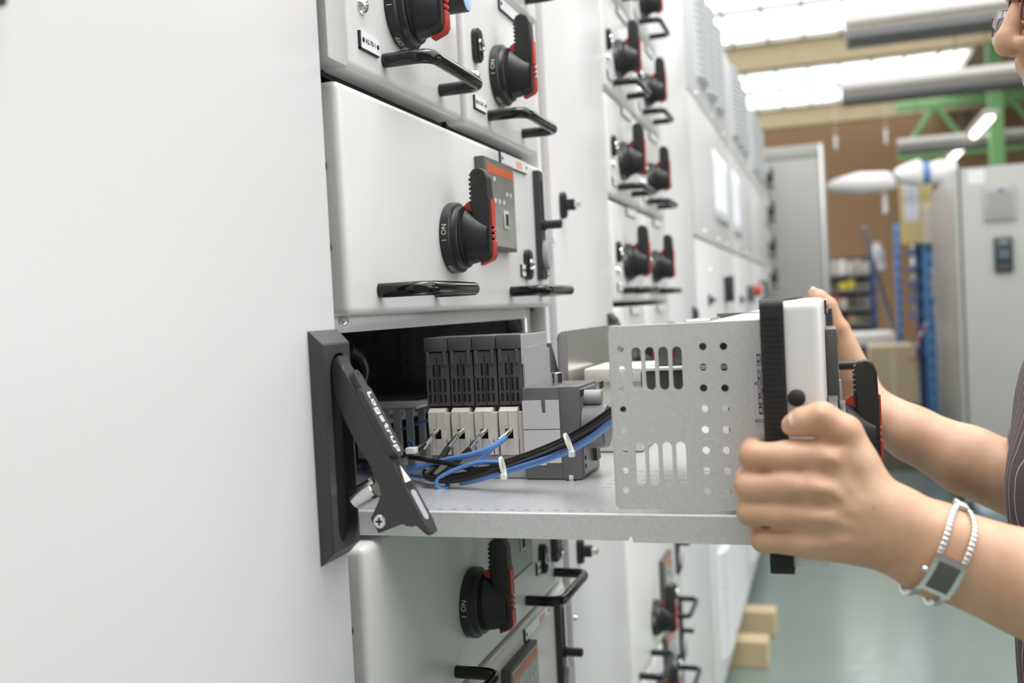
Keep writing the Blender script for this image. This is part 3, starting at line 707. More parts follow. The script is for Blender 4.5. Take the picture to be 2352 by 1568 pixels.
# tray: sheet with a row of punched slots along the near edge
xa = -.130
sl = []
for k in range(24):
    x = xa + .03 + k*.0128
    if x > xl + .10: break
    sl.append([(x, YS + .0080), (x + .0052, YS + .0074), (x + .0058, YS + .0096), (x + .0006, YS + .0102)])
for j, yy in enumerate((.885, .905, .925, .95, .975)):
    for k in range(9):
        x = .175 + k*.016; sl.append([(x, yy), (x + .009, yy - .0006), (x + .0092, yy + .0010), (x + .0003, yy + .0016)])
tr = part('tray', plate([(xa, YS), (xr, YS), (xr, 1.355), (xa, 1.355)], sl, .0016, lambda u, v, d: Vector((u, v, zs - .0016 + d)), TRAYZ, 'tray'), None)
xstep = S(1450, 1243)[0]
bm = bmesh.new()
prism(bm, [(xa, zs - .0016), (xa, zf + .0008), (xstep - .002, zf + .0008), (xstep - .001, zf + .004), (xstep + .001, zf + .004), (xstep + .002, zf - .0004), (xr, zf - .0004), (xr, zs - .0016)], lambda u, v, d: Vector((u, d, v)), YS - .0016, YS)
bx(bm, xa, xstep - .003, YS, YS + .012, zf + .0008, zf + .0022)
tube(bm, [(xa, YS - .0001, zs - .0016), (xr, YS - .0001, zs - .0016)], .0016, 10)
part('tray_flange', bm, GALV)
bm = bmesh.new(); prism(bm, [(xa, zf), (xr, zf), (xr, zt), (.235, zt), (.235, zs + .004), (xa, zs + .004)], lambda u, v, d: Vector((u, d, v)), 1.353, 1.3546); part('far_side_plate', bm, GALV)
# top sheets at the front
bm = bmesh.new(); bx(bm, .288, .332, YS + .018, 1.353, zt + .0002, zt + .0016); part('top_sheet', bm, GALV)
bm = bmesh.new(); rbox(bm, .270, .290, YS + .02, YS + .10, zt + .0012, zt + .0035, .001, 1); rbox(bm, .300, .318, 1.15, 1.30, zt + .0012, zt + .0040, .001, 1); bx(bm, .262, .305, 1.11, 1.112, zt - .006, zt + .003); part('top_lip', bm, STEEL, kind='stuff')
# inner steel partition with a folded near end
X0 = .104
pr = plate([(1.052, zs), (1.352, zs), (1.352, H - .0255), (1.052, H - .0255)], [], .0015, lambda u, v, d: Vector((X0 + d, u, v)), STEEL, 'partition')
part('partition', pr, None)
bm = bmesh.new(); prism(bm, [(X0 - .0095, zs), (X0 + .0012, zs), (X0 + .0012, H - .0258), (X0 - .003, H - .0258), (X0 - .007, H - .0278), (X0 - .0092, H - .0325)], lambda u, v, d: Vector((u, d, v)), 1.0505, 1.052); part('partition_flange', bm, STEEL)
bm = bmesh.new(); rbox(bm, .117, .175, 1.10, 1.20, zs + .001, H - .0865, .002, 2); rbox(bm, .112, .180, 1.095, 1.205, H - .0865, H - .070, .003, 2); cb = part('terminal_block', bm, CREAM)
bm = bmesh.new(); lathe(bm, [(0,.004),(.002,.0038),(.003,.002)], (.180, 1.13, H - .078), n=12); lathe(bm, [(0,.004),(.002,.0038),(.003,.002)], (.180, 1.17, H - .078), n=12); part('terminal_screw', bm, CHROME)
# four-pole contactor
def Q(px, py, y): return at(px, py, 1, y)
YC = at(1260, 1101.5, 2, zs).y + .008
CX = [Q(972, 775, YC).x, Q(1027.5, 772, YC).x, Q(1082.5, 770, YC).x, Q(1137.5, 768.5, YC).x, Q(1194, 770, YC).x]
zc1 = Q(1100, 771, YC).z; zc0 = Q(1100, 931, YC).z; zgrip = Q(1100, 804, YC).z
con = part('contactor', (lambda b: (rbox(b, CX[0], CX[4], YC + .008, .988, zs, zc1 - .001, .0012, 2), b)[1])(bmesh.new()), DGREY)
for i in range(4):
    a, b = CX[i] + .0004, CX[i+1] - .0004
    bm = bmesh.new()
    rbox(bm, a, b, YC - .002, YC + .05, zgrip, zc1, .0012, 2)           # top cap of the pole
    rbox(bm, a + .0003, b - .0003, YC, YC + .01, zc0, zgrip - .0008, .0006, 1)
    rbox(bm, a + .002, a + .0055, YC - .0025, YC, zgrip - .014, zgrip, .0006, 1); rbox(bm, b - .0055, b - .002, YC - .0025, YC, zgrip - .014, zgrip, .0006, 1)
    po = obj('pole_housing', bm, DGREY, con)
    bm = bmesh.new(); wd = (b - a)
    cols = [.16, .36, .60, .80]
    for (f0, f1, use) in ((.24, .46, (1, 2)), (.50, .74, (0, 1, 2, 3)), (.78, .93, (0, 1, 2, 3))):
        h = zgrip - zc0
        for u in use: bx(bm, a + wd*cols[u] - .0010, a + wd*cols[u] + .0014, YC - .0004, YC + .0002, zgrip - h*f1, zgrip - h*f0)
    o = obj('vent_slot', bm, DARK, con); o['kind'] = 'stuff'
    bm = bmesh.new(); bx(bm, a + wd*.5 - .00035, a + wd*.5 + .00035, YC - .0004, YC + .0002, zc0, zgrip - .006); obj('joint', bm, DARK, con)
bm = bmesh.new(); xe = CX[4]
prism(bm, [(YC + .004, zc1 - .022), (YC + .012, zc1 - .022), (YC + .0135, zc1 - .014), (YC + .075, zc1 - .0125), (YC + .078, zc1 - .018), (YC + .098, zc1 - .018), (YC + .098, zs + .03), (YC + .004, zs + .03)], lambda u, v, d: Vector((d, u, v)), xe, xe + .0018); obj('end_cover', bm, MGREY, con)
bm = bmesh.new(); rbox(bm, xe - .0002, xe + .0012, YC, YC + .092, zc1 - .03, zc1 - .0006, .0005, 1); obj('end_plate', bm, MGREY, con)
bm = bmesh.new(); prism(bm, [(YC + .098, zs), (YC + .150, zs), (YC + .138, zc1 - .050), (YC + .110, zc1 - .014), (YC + .098, zc1 - .014)], lambda u, v, d: Vector((d, u, v)), xe - .03, xe + .001); obj('rear_cheek', bm, DGREY, con)
# lower pale housing and the four cream terminals
tb = part('terminal_base', (lambda b: (rbox(b, CX[0] + .003, CX[4] + .001, YC - .001, YC + .02, zs + .0005, Q(1100, 1045, YC).z, .001, 2), b)[1])(bmesh.new()), LGREY)
for i in range(4):
    xa_, xb_ = (985, 1038, 1091, 1147)[i], (1032, 1087, 1141, 1200)[i]
    a, b = Q(xa_, 980, YC - .006).x, Q(xb_, 980, YC - .006).x
    z1, z0, zm = Q(1100, 937, YC - .006).z, Q(1100, 1045, YC - .006).z, Q(1100, 985, YC - .006).z
    bm = bmesh.new(); m_ = a + (b - a)*.80
    prism(bm, [(YC - .006, z1 - .0035), (YC - .001, z1), (YC + .012, z1), (YC + .012, zm), (YC - .006, zm)], lambda u, v, d: Vector((d, u, v)), a, m_)
    rbox(bm, m_, b, YC - .004, YC + .012, z0, z1 - .0045, .0005, 1)
    rbox(bm, a, a + (b-a)*.22, YC - .006, YC + .012, z0, zm, .0004, 1); rbox(bm, a + (b-a)*.58, m_, YC - .006, YC + .012, z0, zm, .0004, 1); rbox(bm, a + .0005, m_, YC - .0055, YC + .012, z0, z0 + .016, .0004, 1)
    t_ = part('terminal', bm, CREAM)
    bm = bmesh.new(); bx(bm, a + (b-a)*.40 - .0002, a + (b-a)*.40 + .0002, YC - .0064, YC - .0059, zm, z1 - .004); bx(bm, a + .002, m_ - .002, YC + .002, YC + .008, z1 - .0002, z1 + .0002); obj('joint', bm, mat('joint_grey', (.3,.29,.26), .6), t_)
    bm = bmesh.new(); bx(bm, a + (b-a)*.22, a + (b-a)*.58, YC - .001, YC + .0005, z0 + .016, zm); obj('terminal_opening', bm, DARK, t_)
# switch body with pale front plates
YW = YC - .008
wx0, wx1, wx2 = Q(1202, 980, YW).x, Q(1287, 980, YW).x, Q(1331, 980, YW).x
wz1, wz0 = Q(1260, 889, YW).z, zs
sw = part('switch_body', (lambda b: (rbox(b, wx0, wx2, YW, 1.005, wz0 + .0006, wz1, .0015, 2), rbox(b, wx1 + .0006, wx2 + .001, YW - .0012, 1.0, wz0 + .0006, wz1 + .0002, .0012, 2), b)[2])(bmesh.new()), mat('switch_grey', (.13,.13,.13), .42, var=.05, scale=400))
pz = [Q(1245, v, YW).z for v in (919, 984.5, 986.5, 1062)]
for z1, z0, nm in ((pz[0], pz[1], 'upper'), (pz[2], pz[3], 'lower')):
    bm = bmesh.new()
    if nm == 'upper':
        xm = Q(1248, 930, YW).x; zn = Q(1248, 948, YW).z
        prism(bm, [(wx0 + .0006, z0), (wx1, z0), (wx1, z1), (xm + .0026, z1), (xm + .0022, zn), (xm - .0014, zn), (xm - .0022, z1), (wx0 + .0006, z1)], lambda u, v, d: Vector((u, d, v)), YW - .0024, YW + .001)
    else:
        xm = Q(1248, 1062, YW).x
        prism(bm, [(wx0 + .0006, z0), (xm - .004, z0), (xm - .004, z0 - .0022), (xm + .004, z0 - .0022), (xm + .004, z0), (wx1, z0), (wx1, z1), (wx0 + .0006, z1)], lambda u, v, d: Vector((u, d, v)), YW - .0024, YW + .001)
    obj('front_plate', bm, mat('pale_front', (.66,.64,.63), .45, var=.02), sw)
bm = bmesh.new(); rbox(bm, wx2 - .0002, wx2 + .0022, YW + .004, .992, wz0 + .004, wz1 - .003, .0006, 1); obj('face_cover', bm, mat('switch_face', (.17,.172,.175), .30, var=.05), sw)
bm = bmesh.new()
for y_, z_, a_, b_ in ((YW + .003, wz1 - .010, .012, .0065), (YW + .085, wz1 - .010, .018, .007)): bx(bm, wx2 + .0021, wx2 + .0026, y_, y_ + a_, z_, z_ + b_)
for z_ in (wz0 + .010, wz0 + .018): bx(bm, wx2 + .0021, wx2 + .0026, YW + .008, YW + .011, z_, z_ + .004)
lathe(bm, [(.0021,.006),(.0027,.0058)], (wx2, YW + .020, wz1 - .036), n=16, sy=.6)
o = obj('recess', bm, DARK, sw); o['kind'] = 'stuff'
bm = bmesh.new(); lathe(bm, [(0,.0215),(.020,.0215),(.022,.020)], (wx2 + .002, .945, H - .1165), n=32); obj('shaft_housing', bm, mat('switch_face', (.17,.172,.175), .30), sw)
bm = bmesh.new(); lathe(bm, [(0,.0075),(.016,.0075),(.017,.0062)], (wx2 + .002, .945, H - .0885), n=20); obj('shaft', bm, MGREY, sw)
bm = bmesh.new(); prism(bm, [(.968, wz0 + .012), (.985, wz0 + .012), (.981, wz0 + .032), (.968, wz0 + .032)], lambda u, v, d: Vector((d, u, v)), wx2 + .002, wx2 + .006); obj('moulded_rib', bm, DGREY, sw)
pc = at(1279, 884, 2, wz1); bm = bmesh.new(); lathe(bm, [(0,.0058),(.0125,.0058),(.013,.0054),(.013,.004),(.011,.0038)], (pc.x, pc.y, wz1 - .0004), 'Z', n=22); st = part('threaded_stud', bm, CHROME)
bm = bmesh.new(); lathe(bm, [(0,.0014),(.0004,.0013)], (pc.x - .001, pc.y - .0062, wz1 + .006), 'Y', n=10); obj('cross_hole', bm, GREYST, st)
pc = at(1314, 1102, 2, zs); bm = bmesh.new(); lathe(bm, [(0,.0062),(.0012,.006)], (pc.x, pc.y, zs), 'Z', n=18); lathe(bm, [(.0012,.0040),(.0052,.0040),(.0056,.0034)], (pc.x, pc.y, zs), 'Z', n=6); part('hex_bolt', bm, CHROME)
pc = at(993, 1093, 2, zs); bm = bmesh.new(); lathe(bm, [(0,.0045),(.0012,.0045),(.004,.0030),(.0045,.002)], (pc.x, pc.y - .004, zs), 'Z', n=10); part('hex_bolt', bm, mat('brass', (.75,.62,.35), .3, metal=1), None)
# slotted wire duct at the rear of the tray
yd0, yd1 = .985, 1.055; xd0, xd1 = -.128, Q(980, 980, 1.0).x
bm = bmesh.new(); bx(bm, xd0, xd1, yd0, yd1, zs + .0005, zs + .0045); wdt = part('wire_duct', bm, MGREY)
k = 0; x = xd1 - .009; ztd = Q(960, 936, 1.0).z
bm = bmesh.new()
while x > xd0:
    for yy in (yd0, yd1 - .0022): rbox(bm, x - .009, x, yy, yy + .0022, zs + .004, ztd, .0009, 1)
    x -= .0148; k += 1
o = obj('duct_finger', bm, MGREY, wdt); o['kind'] = 'stuff'
bm = bmesh.new(); rbox(bm, xd0, xd1 - .004, yd0 - .001, yd1 + .001, ztd, ztd + .0025, .0008, 1); obj('duct_lid', bm, MGREY, wdt)
# moulded breaker block seen through the punched slots
bm = bmesh.new(); rbox(bm, .222, .322, .85, 1.0, H - .088, H - .058, .002, 2); rbox(bm, .235, .322, .86, 1.0, H - .055, H - .022, .002, 2); bk = part('breaker', bm, DGREY)
bm = bmesh.new(); rbox(bm, .218, .325, .845, 1.0, H - .0578, H - .0548, .0006, 1); obj('pale_bar', bm, WHITE, bk)
bm = bmesh.new()
for xx in (.246, .262, .280, .296): bx(bm, xx, xx + .004, .8585, .8602, H - .05, H - .026)
obj('red_strip', bm, RED, bk)
bm = bmesh.new(); rbox(bm, .30, .332, .83, .84, H - .155, H - .06, .001, 1); rbox(bm, .285, .33, .95, 1.1, H - .155, H - .10, .002, 1); part('inner_bracket', bm, BLACK)
# sticker with the maker's lettering, running up the plate beside the gasket
sx0, sx1 = S(1729, 890)[0], xr - .0005; sz0, sz1 = S(1740, 976)[1], S(1740, 806)[1]
bm = bmesh.new(); prism(bm, rrect(sx0, sx1 + .004, sz0, sz1, .0025, 4), lambda u, v, d: Vector((u, d, v)), YS - .0004, YS); stk = part('sticker', bm, mat('clear_sticker', (.60,.60,.62), .25, var=.02))
G, GW = GLYPH; word = 'Logstrup'; tot = sum(GW[c] for c in word); kk = (sz1 - sz0 - .005)/tot; hg = .0105
for off, m_, dd, nm in ((.0003, mat('maroon_ink', (.10,.05,.06), .5), .0005, 'letter_outline'), (-.00035, mat('clear_sticker', (.60,.60,.62), .25), .0006, 'letter_fill')):
    bm = bmesh.new(); s = sz0 + .0025
    for c in word:
        for u0, v0, u1, v1 in G[c]:
            bx(bm, sx1 - .0005 + .0005 - v1*hg - off + .0, sx1 - v0*hg + off, YS - dd, YS - .0003, s + u0*kk - off, s + u1*kk + off)
        s += GW[c]*kk
    o = obj(nm, bm, m_, stk, ang=0)
# cables: lugs, cores and two bundles held by nylon ties
DY = YC - .893
def cable(pts, r, m, k=7):
    pts = [(x, y, d + DY*max(0, min(1, (d - .82)/.05))) for x, y, d in pts]
    bm = bmesh.new(); tube(bm, smooth_path([at(x, y, 1, d) for x, y, d in pts], k), r, 9); return part('cable', bm, m)
for x, y, m_ in ((1003, 985, BLACKC), (1062, 983, BLACKC), (1113, 984, BLACKC), (1171, 983, BLUEC)):
    dx = (-28, 34) if m_ is BLUEC else (-38, 52)
    a = at(x + 6, y, 1, YC - .002); b = at(x - 12, y + 18, 1, YC - .016); c = at(x + dx[0]*.85, y + dx[1]*.85, 1, YC - .022)
    bm = bmesh.new(); tube(bm, [a, b], .0024, 10); tube(bm, [b, c], [.0026, .0029], 10); part('cable_lug', bm, CHROME)
    if m_ is BLUEC: bm = bmesh.new(); tube(bm, [b, c], .0030, 10); 
cable([(975,1018,.868),(955,1034,.862),(930,1044,.865),(885,1060,.88),(820,1058,.95)], .0027, BLACKC)
cable([(1030,1027,.868),(1000,1072,.860),(978,1092,.855),(1010,1100,.852),(1080,1090,.852),(1150,1066,.850),(1230,1038,.848),(1300,1008,.842),(1360,973,.832),(1410,938,.815),(1450,905,.81)], .0031, BLACKC)
cable([(1080,1030,.868),(1030,1078,.860),(1005,1100,.852),(1060,1100,.850),(1150,1073,.846),(1230,1047,.844),(1302,1018,.838),(1362,984,.828),(1412,950,.812),(1450,925,.81)], .0031, BLACKC)
cable([(940,1050,.87),(985,1056,.86),(1040,1066,.855),(1090,1077,.852),(1150,1070,.842),(1230,1042,.838),(1300,1012,.835),(1360,979,.826),(1412,944,.808),(1450,915,.80)], .0024, BLACKC)
cable([(975,1083,.862),(1005,1098,.858),(1060,1092,.853),(1110,1082,.850),(1152,1078,.845)], .0034, BLACKC)
cable([(1162,1003,.868),(1130,1027,.862),(1090,1042,.860),(1030,1055,.860),(960,1072,.862),(900,1078,.88),(815,1066,.97)], .0029, BLUEC)
cable([(1130,1030,.872),(1095,1065,.868),(1078,1083,.862)], .0024, BLUEC)
cable([(1058,1108,.853),(1105,1098,.850),(1150,1085,.846),(1230,1062,.842),(1302,1036,.838),(1360,1003,.828),(1412,962,.812),(1450,935,.81)], .0031, BLUEC)
cable([(1152,1062,.850),(1100,1062,.852),(1052,1076,.852),(1015,1094,.851),(1002,1110,.850),(1012,1123,.850),(1028,1118,.852),(1024,1106,.855),(1000,1096,.860),(955,1092,.875),(900,1078,.91)], .0022, BLUEC)
cable([(985,965,.96),(950,975,.97),(915,990,.98)], .0016, BLUEC)
cable([(940,1012,.93),(952,1028,.92),(948,1042,.90)], .0018, BLUEC)
cable([(812,1054,.98),(880,1058,.93),(930,1046,.90)], .0020, BLUEC)
bm = bmesh.new(); p = at(948, 1034, 1, .89); rbox(bm, p.x - .006, p.x + .004, .885, .895, p.z - .003, p.z + .003, .001, 2); part('ferrule', bm, TIE)
for (xa_, ya_), (xb_, yb_), d in (((1147,1054),(1156,1092),.838), ((1296,1000),(1312,1040),.830)):
    a, b = at(xa_, ya_, 1, d), at(xb_, yb_, 1, d - .002); bm = bmesh.new()
    ax_ = (b - a); n_ = 16; ce = (a + b)/2; h_ = ax_.length/2 + .0006; u_ = ax_.normalized(); dr = (at(1300,1012,1,d) - at(1150,1070,1,d)).normalized()
    pts = [ce + u_*(h_*math.cos(2*math.pi*i/n_)) + Vector((0,1,0))*(.0042*math.sin(2*math.pi*i/n_) + .0036) for i in range(n_)]
    A = [bm.verts.new(p - dr*.0013) for p in pts]; B = [bm.verts.new(p + dr*.0013) for p in pts]
    A2 = [bm.verts.new(ce + Vector((0,.0036,0)) + (p - ce - Vector((0,.0036,0)))*1.12 - dr*.0013) for p in pts]; B2 = [bm.verts.new(ce + Vector((0,.0036,0)) + (p - ce - Vector((0,.0036,0)))*1.12 + dr*.0013) for p in pts]
    for i in range(n_):
        j = (i+1) % n_
        for q in ((A[i],B[i],B[j],A[j]),(A2[i],A2[j],B2[j],B2[i]),(A[i],A[j],A2[j],A2[i]),(B[i],B2[i],B2[j],B[j])): bm.faces.new(q)
    q = b + u_*.001; rbox(bm, q.x - .0026, q.x + .0026, q.y - .0015, q.y + .003, q.z - .0026, q.z + .0026, .0006, 2)
    part('cable_tie', bm, TIE)
# ------------------------------------------------------------------ the far side of the aisle
def pxbox(px0, py0, px1, py1, y, depth, r=.006):
    a, b = at(px0, (py0 + py1)/2, 1, y), at(px1, (py0 + py1)/2, 1, y); t, u = at((px0 + px1)/2, py0, 1, y), at((px0 + px1)/2, py1, 1, y)
    bm = bmesh.new(); rbox(bm, a.x, b.x, y, y + depth, u.z, t.z, r, 1); return bm
# tall cabinet with a keypad
rc = thing('control_cabinet', 'tall pale grey cabinet on the right with a dark keypad and a ventilation grille', 'cabinet', (0,0,0))
cy = 6.5; x0 = at(2207, 700, 1, cy).x; zt_ = at(2290, 380, 1, cy).z
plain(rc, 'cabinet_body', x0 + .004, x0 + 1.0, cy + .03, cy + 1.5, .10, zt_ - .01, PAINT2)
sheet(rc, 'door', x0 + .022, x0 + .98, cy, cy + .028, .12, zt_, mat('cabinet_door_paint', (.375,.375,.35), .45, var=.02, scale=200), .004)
sheet(rc, 'edge_profile', x0 - .012, x0 + .010, cy - .002, cy + .05, .10, zt_, PAINT2); plain(rc, 'dark_edge_strip', x0 + .010, x0 + .022, cy + .006, cy + .03, .10, zt_, RUBBER)
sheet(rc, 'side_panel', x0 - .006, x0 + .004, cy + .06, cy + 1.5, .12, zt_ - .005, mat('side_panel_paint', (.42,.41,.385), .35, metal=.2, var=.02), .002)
plain(rc, 'plinth', x0 + .03, x0 + .97, cy + .05, cy + 1.45, .0, .10, BLACK)
a, b = at(2258, 430, 1, cy - .01), at(2334, 503, 1, cy - .01)
gl = sheet(rc, 'vent_grille', a.x, b.x, cy - .018, cy, b.z, a.z, PAINT2, .004)
ns = 9
for k in range(ns):
    z = b.z + (a.z - b.z)*(.12 + .78*k/ns); bm = bmesh.new(); bx(bm, a.x + .02, b.x - .02, cy - .0225, cy - .016, z, z + (a.z - b.z)*.04); obj('slat', bm, mat('slat_grey', (.36,.36,.34), .5), gl)
p = at(2299, 437, 1, cy - .02); bm = bmesh.new(); rbox(bm, p.x - .012, p.x + .012, cy - .024, cy - .017, p.z - .01, p.z + .012, .002, 1); obj('blue_badge', bm, mat('badge_blue', (.05,.10,.30), .4), gl)
a, b = at(2282, 545, 1, cy - .01), at(2328, 623, 1, cy - .01)
kp = sheet(rc, 'keypad', a.x, b.x, cy - .028, cy, b.z, a.z, mat('keypad_black', (.03,.032,.034), .4), .008)
W_, H_ = b.x - a.x, a.z - b.z
bm = bmesh.new(); rbox(bm, a.x + W_*.24, a.x + W_*.76, cy - .032, cy - .027, a.z - H_*.24, a.z - H_*.06, .002, 1); obj('display', bm, mat('display_grey', (.16,.20,.21), .2), kp)
bm = bmesh.new(); rbox(bm, a.x + W_*.22, a.x + W_*.78, cy - .033, cy - .027, a.z - H_*.62, a.z - H_*.38, .004, 1); obj('button_pad', bm, mat('pad_bluegrey', (.09,.13,.17), .35), kp)
bm = bmesh.new()
for k in range(3): rbox(bm, a.x + W_*(.18 + .24*k), a.x + W_*(.34 + .24*k), cy - .031, cy - .027, b.z + H_*.08, b.z + H_*.2, .002, 1)
o = obj('key', bm, DGREY, kp); o['kind'] = 'stuff'
a, b = at(2222, 392, 1, cy), at(2262, 420, 1, cy); bm = bmesh.new(); bx(bm, a.x, b.x, cy - .0012, cy, b.z, a.z); obj('label_plate', bm, mat('pale_label', (.68,.68,.66), .5), rc)
for yy in (560, 690, 820):
    p = at(2212, yy, 1, cy - .004); bm = bmesh.new(); lathe(bm, [(0,.008),(-.006,.007)], (p.x - .012, cy + .12, p.z), 'X', n=10); obj('screw', bm, GREYST, rc)
# low trolley on the floor before the cabinet
tl = thing('trolley', 'low black trolley carrying a grey-blue case on the floor by the tall cabinet', 'trolley', (0,0,0))
p = at(2200, 1185, 2, 0); ty = 5.6; X0 = at(2195, 1150, 1, ty).x
plain(tl, 'deck', X0, X0 + .62, ty, ty + .45, .115, .150, BLACK)
for dx in (.06, .56):
    for dy in (.06, .39):
        bm = bmesh.new(); lathe(bm, [(-.016,.045),(-.012,.055),(.012,.055),(.016,.045)], (X0 + dx, ty + dy, .055), 'X', n=16); obj('wheel', bm, RUBBER, tl)
        bm = bmesh.new(); bx(bm, X0 + dx - .02, X0 + dx + .02, ty + dy - .015, ty + dy + .015, .06, .118); obj('caster_fork', bm, GREYST, tl)
bm = bmesh.new(); rbox(bm, X0 + .12, X0 + .32, ty + .05, ty + .35, .151, .23, .01, 2); o = obj('tool_case', bm, mat('case_blue', (.20,.25,.29), .4), None); tag(o, 'grey-blue case lying on the low black trolley', 'case')
# blue storage rack beyond the cabinet
BLUES = mat('blue_steel', (.09,.24,.50), .45, var=.1, scale=6); BLUED = mat('dark_blue_steel', (.025,.06,.17), .5, var=.1)
rk = thing('storage_rack', 'blue steel storage rack with cardboard boxes beside the tall grey cabinet', 'rack', (0,0,0))
def post(px, y, wpx, m, top=400, nm='upright'):
    a, b = at(px - wpx/2, 600, 1, y), at(px + wpx/2, 600, 1, y); zt1 = at(px, top, 1, y).z
    bm = bmesh.new(); rbox(bm, a.x, b.x, y, y + .06, 0, zt1, .004, 1)
    o = obj(nm, bm, m, rk)
    bm = bmesh.new()
    for k in range(int(zt1/.10)): bx(bm, (a.x + b.x)/2 - .012, (a.x + b.x)/2 + .012, y - .0015, y + .001, .08 + k*.10, .11 + k*.10)
    h = obj('punched_slot', bm, BLUED, o); h['kind'] = 'stuff'
post(2134, 8.30, 25, BLUES, 385); post(2112, 8.45, 20, BLUED, 540); post(2062, 9.40, 12, BLUES, 515)
rx0, rx1 = at(2112, 600, 1, 8.45).x - .03, at(2112, 600, 1, 8.45).x + .55
shelfz = [at(2090, v, 1, 8.8).z for v in (566, 606, 640, 676, 714, 800)]
for z in shelfz:
    bm = bmesh.new(); bx(bm, rx0 + .02, rx1, 8.42, 9.46, z - .03, z - .008); obj('shelf', bm, GREYST, rk)
    bm = bmesh.new(); rbox(bm, rx0 + .005, rx0 + .03, 8.4, 9.46, z - .06, z - .012, .004, 1); obj('shelf_beam', bm, BLUED, rk)
CART = mat('carton', (.36,.24,.13), .75, var=.12, scale=7); CART2 = mat('tan_carton', (.50,.40,.26), .75, var=.1, scale=7); DCART = mat('dark_carton', (.10,.085,.07), .7, var=.15)
WHB = mat('white_carton', (.66,.65,.62), .6, var=.05); YEL = mat('yellow_plastic', (.55,.45,.05), .5); GRB = mat('grey_crate', (.17,.175,.18), .6); REDP = mat('red_wrap', (.55,.12,.10), .4); CRB = mat('cream_crate', (.46,.43,.37), .6, var=.1); OLV = mat('olive_crate', (.15,.14,.10), .6, var=.1)
items = [(0, .02, .22, .17, WHB, 'white'), (0, .5, .4, .13, CART2, 'tan'), (1, .05, .35, .10, GRB, 'grey'), (1, .55, .4, .12, WHB, 'white'), (2, .03, .45, .11, CART, 'brown'), (2, .6, .35, .10, CART2, 'tan'), (3, .06, .40, .10, CART, 'brown'), (3, .55, .42, .08, DCART, 'dark'), (4, .05, .3, .11, CART2, 'tan'), (4, .5, .3, .12, GRB, 'grey')]
for lv, f0, dp, h, m, cn in items:
    bm = bmesh.new(); rbox(bm, rx0 + .035, rx0 + .40, 8.46 + f0, 8.46 + f0 + dp, shelfz[lv] - .0078, shelfz[lv] + h*.92, .006, 1)
    o = obj('storage_box', bm, m, None); tag(o, '%s box on the %s shelf of the blue rack, %s end' % (cn, ('top', 'second', 'third', 'fourth', 'fifth')[lv], 'near' if f0 < .3 else 'far'), 'box', 'boxes on the blue rack')
# far shelving with rows of boxes
fs = thing('storage_rack', 'dark shelving before the brown wall, filled with rows of crates', 'rack', (0,0,0))
fy = 11.6
fx0, fx1 = at(1880, 650, 1, fy).x, at(2012, 650, 1, fy).x; rows = [at(1960, v, 1, fy).z for v in (628, 663, 706, 742, 790, 850)]
for x in (fx0, fx1 - .05):
    for yy in (fy, fy + .55): bm = bmesh.new(); bx(bm, x, x + .05, yy, yy + .05, 0, rows[0] + .25); obj('upright', bm, BLUED, fs)
for z in rows:
    bm = bmesh.new(); bx(bm, fx0, fx1, fy, fy + .6, z - .035, z - .005); obj('shelf', bm, GREYST, fs)
bm = bmesh.new(); bx(bm, fx0, fx1, fy + .6, fy + .61, 0, rows[0] + .2); obj('back_panel', bm, mat('rack_back', (.06,.055,.05), .8), fs)
rnd = random.Random(5)
pal = [[CRB, CRB, WHB, CRB, CRB, CRB], [OLV, DCART, YEL, YEL, OLV, GRB], [WHB, REDP, CRB, DCART, DCART, GRB], [CART, CART, DCART, CART, OLV, DCART], [DCART, OLV, DCART, GRB, DCART, OLV]]
nmc = {CRB: 'cream', WHB: 'white', OLV: 'olive', DCART: 'dark', YEL: 'yellow', GRB: 'grey', REDP: 'red', CART: 'brown'}
ordn = ('first', 'second', 'third', 'fourth', 'fifth', 'sixth')
for j in range(5):
    hmax = (rows[j-1] - rows[j]) if j else .24
    for k in range(6):
        xa_ = fx0 + .05 + (fx1 - fx0 - .10)*k/6; xb_ = xa_ + (fx1 - fx0 - .10)/6*.93; m = pal[j][k]
        bm = bmesh.new(); rbox(bm, xa_, xb_, fy + .02 + rnd.random()*.05, fy + .5, rows[j] - .0045, rows[j] + hmax*(.62 + .18*rnd.random()) - .03, .008, 1)
        o = obj('crate', bm, m, None); tag(o, '%s crate, %s from the left on the %s shelf of the dark shelving' % (nmc[m], ordn[k], ('top', 'second', 'third', 'fourth', 'fifth')[j]), 'crate', 'crates on the far shelving')
# bench with a carton below it
by = 8.9
wb = thing('workbench', 'bench with white top and dark blue frame beyond the hands', 'bench', (0,0,0))
bx0, bx1 = at(1900, 780, 1, by).x, at(2058, 780, 1, by).x; bz = at(1990, 767, 1, by).z
bm = bmesh.new(); rbox(bm, bx0, bx1, by, by + .7, bz - .10, bz, .008, 2); obj('bench_top', bm, mat('bench_white', (.70,.68,.66), .35), wb)
bm = bmesh.new(); rbox(bm, bx0, bx1, by + .01, by + .05, bz - .16, bz - .1002, .004, 1); obj('frame_rail', bm, BLUED, wb)
for x in (bx0 + .01, bx1 - .06):
    for yy in (by + .01, by + .63): bm = bmesh.new(); rbox(bm, x, x + .045, yy, yy + .05, 0, bz - .1, .003, 1); obj('leg', bm, BLUED, wb)
bm = bmesh.new(); bx(bm, bx0 + .03, bx1 - .03, by + .05, by + .66, .22, .25); obj('lower_shelf', bm, GREYST, wb)
za = .2505
